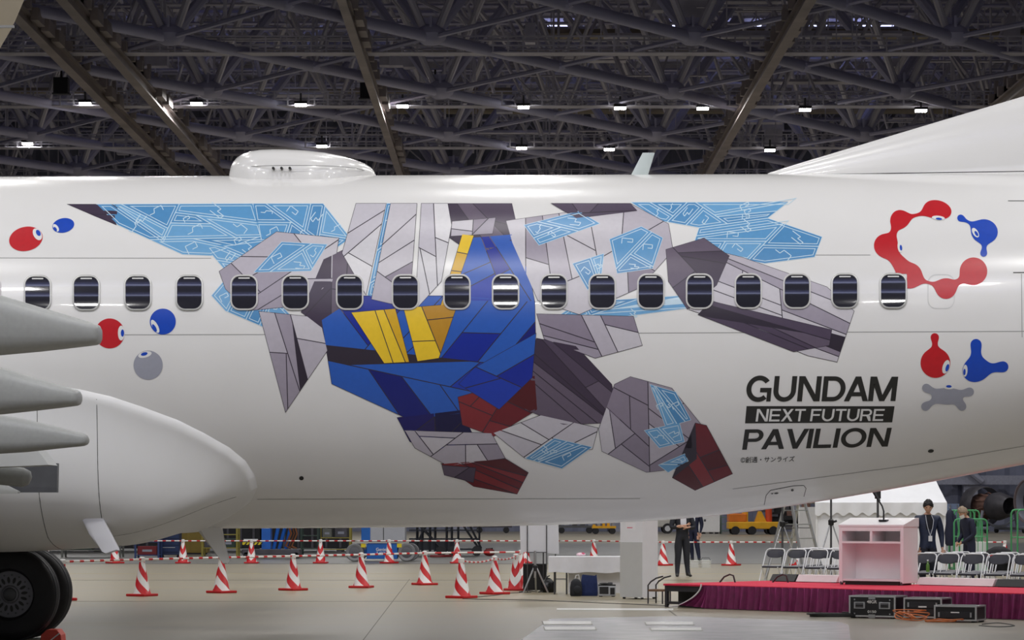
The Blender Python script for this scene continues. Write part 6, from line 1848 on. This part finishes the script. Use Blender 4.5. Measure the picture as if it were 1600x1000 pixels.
ylw = mat('warning_yellow', (226, 204, 40), 0.5)
for a in (569, 625): MB().bb(bxp(a) - .07, bxp(a) + .07, -.47, -.44, bzp(855), bzp(849)).build('warning_plate', ylw, bm_, None)
stencil('Genie', .30, .095, white_r, bm_, (bxp(596.5), -.462, bzp(858)))
stencil('Z-60/34', .32, .075, white_r, bm_, (bxp(597), -.462, bzp(863.6)))
# dark work stairs beyond the lift
Ys = 89.0; c_ = P(697, 800, Ys); k_ = Ys / F
st = thing('work_stairs', 'dark steel work stairs on wheels right of the boom lift', 'stairs', (c_.x, Ys, 0))
def sx_(a): return (a - 697) * k_
dk = mat('dark_steel', (48, 50, 56), 0.5, 0.4)
for a in (652, 660, 672, 680, 698, 706, 716, 749):
    for y in (-.5, .5): MB().cyl((sx_(a), y, .15), (sx_(a), y, 2.2), .03, n=6).build('post', dk, st)
for (a, b) in ((644, 690), (672, 648), (716, 748), (728, 752)):
    for y in (-.5, .5): MB().cyl((sx_(a), y, 1.3), (sx_(b), y, .25), .03, n=6).build('brace', dk, st)
for z in (.2, .55, .85): MB().bb(sx_(640), sx_(750), -.5, .5, z, z + .05).build('platform', dk, st, None)
MB().bb(sx_(640), sx_(710), -.45, .45, .25, .5).build('drawbar_box', dk, st, None)
for a in (648, 690, 708, 745):
    for y in (-.5, .5): MB().cyl((sx_(a), y - .06, .17), (sx_(a), y + .06, .17), .17, n=14).build('wheel', black_rubber, st)
# red wheel chock and red hose on the floor there
t = thing('red_canister', 'small dull red object on the far floor left of the whiteboard', 'canister', P(764.5, 862, 88)); t.location.z = 0
MB().ball((0, 0, .13), (.2, .12, .13), 14, 8).build('body', mat('dull_red', (120, 30, 34), 0.5), t); MB().cyl((-.12, 0, .24), (.12, 0, .26), .025, n=8).build('handle', black_plastic, t)
cable([P(672, 870, 86) * 1 - Vector((0, 0, P(672, 870, 86).z - .03)), Vector((P(690, 0, 86).x, 86, .03)), Vector((P(704, 0, 86.5).x, 86.5, .03))], .05, mat('dull_red', (120, 30, 34)), 'red hose lying on the floor under the work stairs', 'hose')
# storage racks and machines beyond the left cones
def rack(px0, px1, Y, m_, label, shelves, items, H=1.9):
    xa, xb = P(px0, 800, Y).x, P(px1, 800, Y).x; w = (xb - xa) / 2; cx = (xa + xb) / 2
    t = thing('storage_rack', label, 'rack', (cx, Y, 0), 0, 'storage racks beyond the cones')
    for x in (-w, w):
        for y in (-.35, .35): MB().bb(x - .03, x + .03, y - .03, y + .03, 0, H).build('post', m_, t, None)
    for z in shelves: MB().bb(-w, w, -.37, .37, z - .03, z).build('shelf', m_, t, None)
    for (u0, u1, z, h, m2, lab, nm) in items:
        b = thing(nm, lab, 'box', (cx - w + 2 * w * (u0 + u1) / 2, Y, z)); ww = w * (u1 - u0)
        MB().bb(-ww, ww, -.3, .3, 0, h).build('body', m2, b, None, bevel=.012)
        MB().bb(-ww * .5, ww * .5, -.305, -.298, h * .35, h * .6).build('label_holder', sg, b, None)
    return t
rbl = mat('rack_blue', (46, 66, 112), 0.5); rgy = mat('rack_grey', (104, 106, 100), 0.5); redb = mat('crate_red', (112, 26, 32), 0.5); yb_ = mat('cabinet_yellow', (132, 112, 40), 0.5); dgr = mat('dark_green', (48, 66, 58), 0.5)
rack(100, 190, 86, rgy, 'grey rack behind the pale blade antenna', (.25, .8, 1.4), [(.05, .5, .25, .28, dgr, 'green box low on the grey rack left of the blade antenna', 'storage_box'), (.55, .95, .25, .2, edark, 'dark box low on the grey rack behind the blade antenna', 'storage_box')])
rack(214, 250, 84, rbl, 'blue rack with red crates right of the blade antenna', (.12, .55, 1.1), [(.08, .92, .12, .28, redb, 'red crate low in the blue rack', 'crate'), (.08, .92, .55, .22, redb, 'red crate on the upper shelf of the blue rack', 'crate')])
t = thing('tool_trolley', 'dark blue tool trolley right of the blue rack', 'trolley', (P(266, 800, 85).x, 85, 0))
MB().bb(-.34, .34, -.3, .3, .1, 1.0).build('body', mat('trolley_blue', (28, 42, 78), 0.5), t, None, bevel=.01)
for z in (.2, .42, .64): d_ = MB().bb(-.31, .31, -.315, -.3, z, z + .19).build('drawer', mat('drawer_blue', (34, 52, 92), 0.5), t, None); MB().bb(-.2, .2, -.335, -.315, z + .13, z + .15).build('handle', alu, d_, None)
for x in (-.28, .28): MB().cyl((x, -.2, .05), (x, .2, .05), .05, n=10).build('castor', black_rubber, t)
t = thing('yellow_cabinet', 'tall yellow cabinet left of the drain mast', 'cabinet', (P(302, 800, 92).x, 92, 0))
MB().bb(-.8, .55, -.4, .4, .06, 1.9).build('body', yb_, t, None, bevel=.01)
for x in (-.45, .22): MB().bb(x - .3, x + .3, -.415, -.4, .12, 1.84).build('door', mat('cabinet_yellow_door', (124, 104, 36), 0.5), t, None)
MB().bb(-.7, .45, -.3, .3, 0, .06).build('plinth', edark, t, None)
rack(318, 372, 88, mat('rack_yellow', (150, 138, 58), 0.5), 'yellow-framed rack behind the drain mast', (.3, .75, 1.2), [(.05, .45, .3, .25, edark, 'dark box in the yellow-framed rack, left', 'storage_box'), (.5, .95, .3, .3, dgr, 'green box in the yellow-framed rack, right', 'storage_box')])
# blue hydraulic machine with hoses
t = thing('hydraulic_machine', 'blue folding-arm machine with hoses and a hazard-striped bar, beyond the far cones', 'machine', (P(430, 800, 84).x, 84, 0))
k_ = 84 / F; hb_ = mat('machine_blue', (30, 98, 190), 0.45)
MB().bb((380 - 430) * k_, (470 - 430) * k_, -.4, .4, .12, .3).build('base', edark, t, None, bevel=.02)
for i, (a, b) in enumerate(((414, 420), (428, 440), (436, 452), (446, 458))):
    mb = MB(); mb.cyl(((a - 430) * k_, -.2 + .12 * i, .3), ((b - 430) * k_, -.2 + .12 * i, 1.5), .06, n=8); mb.build('arm', hb_, t)
MB().bb((410 - 430) * k_, (424 - 430) * k_, -.3, .3, .3, 1.1).build('column', hb_, t, None)
rr = random.Random(31)
for i in range(8):
    x = (452 - 430) * k_ + rr.uniform(-.1, .25); mb = MB(); mb.tube([(x, -.1 * i + .3, 1.2), (x + .12, -.1 * i + .28, .8), (x - .05, -.1 * i + .3, .4), (x + .1, -.1 * i + .3, .32)], .022, 6); mb.build('hose', mat('copper_hose', (130, 78, 44), 0.5), t)
hz = MB().bb((381 - 430) * k_, (411 - 430) * k_, -.46, -.42, bzp(851), bzp(847)).build('hazard_bar', ylw, t, None)
for i in range(5):
    x = (384 + 6 * i - 430) * k_; mb = MB(); mb.prism([(x, 0), (x + .05, 0), (x + .11, .078), (x + .06, .078)], lambda u, v_, d: (u, d, bzp(851) + v_), -.466, -.46); mb.build('stripe', print_black, hz, None)
MB().bb((383 - 430) * k_, (405 - 430) * k_, -.45, -.40, bzp(846), bzp(842)).build('sign_plate', white_plastic, t, None)
for x in (-.9, .7):
    for y in (-.35, .35): MB().cyl((x, y - .05, .1), (x, y + .05, .1), .1, n=12).build('wheel', black_rubber, t)
rack(472, 498, 87, dgr, 'green tube frame rack left of the boom lift', (.28, .72, 1.2), [])
rack(500, 548, 90, mat('rack_yellow', (150, 138, 58)), 'yellow low rack next to the boom lift', (.22, .62, 1.1), [(.1, .4, .62, .3, rgy, 'grey box on the yellow low rack, left', 'storage_box'), (.5, .9, .62, .34, edark, 'dark box on the yellow low rack, right', 'storage_box')])
# row of dark covered containers behind the racks
for k, (a, b) in enumerate(((40, 160), (165, 285), (290, 410), (415, 545))):
    Yc_ = 99.0; xa, xb = P(a, 800, Yc_).x, P(b, 800, Yc_).x; w = (xb - xa) / 2
    t = thing('covered_container', 'dark covered container behind the racks, %s from the left' % ORD[k], 'container', ((xa + xb) / 2, Yc_, 0), 0, 'dark containers behind the racks')
    MB().bb(-w, w, -.9, .9, .12, 2.2).build('body', mat('dark_tarpaulin', (36, 36, 40), 0.8, 0, 0.2, 2), t, None, bevel=.03)
    for i in range(6): x = -w + 2 * w * (i + .5) / 6; MB().bb(x - .04, x + .04, -.94, -.9, .15, 2.15).build('rib', edark, t, None)
    for x in (-w * .8, w * .8): MB().bb(x - .1, x + .1, -.85, .85, 0, .12).build('skid', edark, t, None)
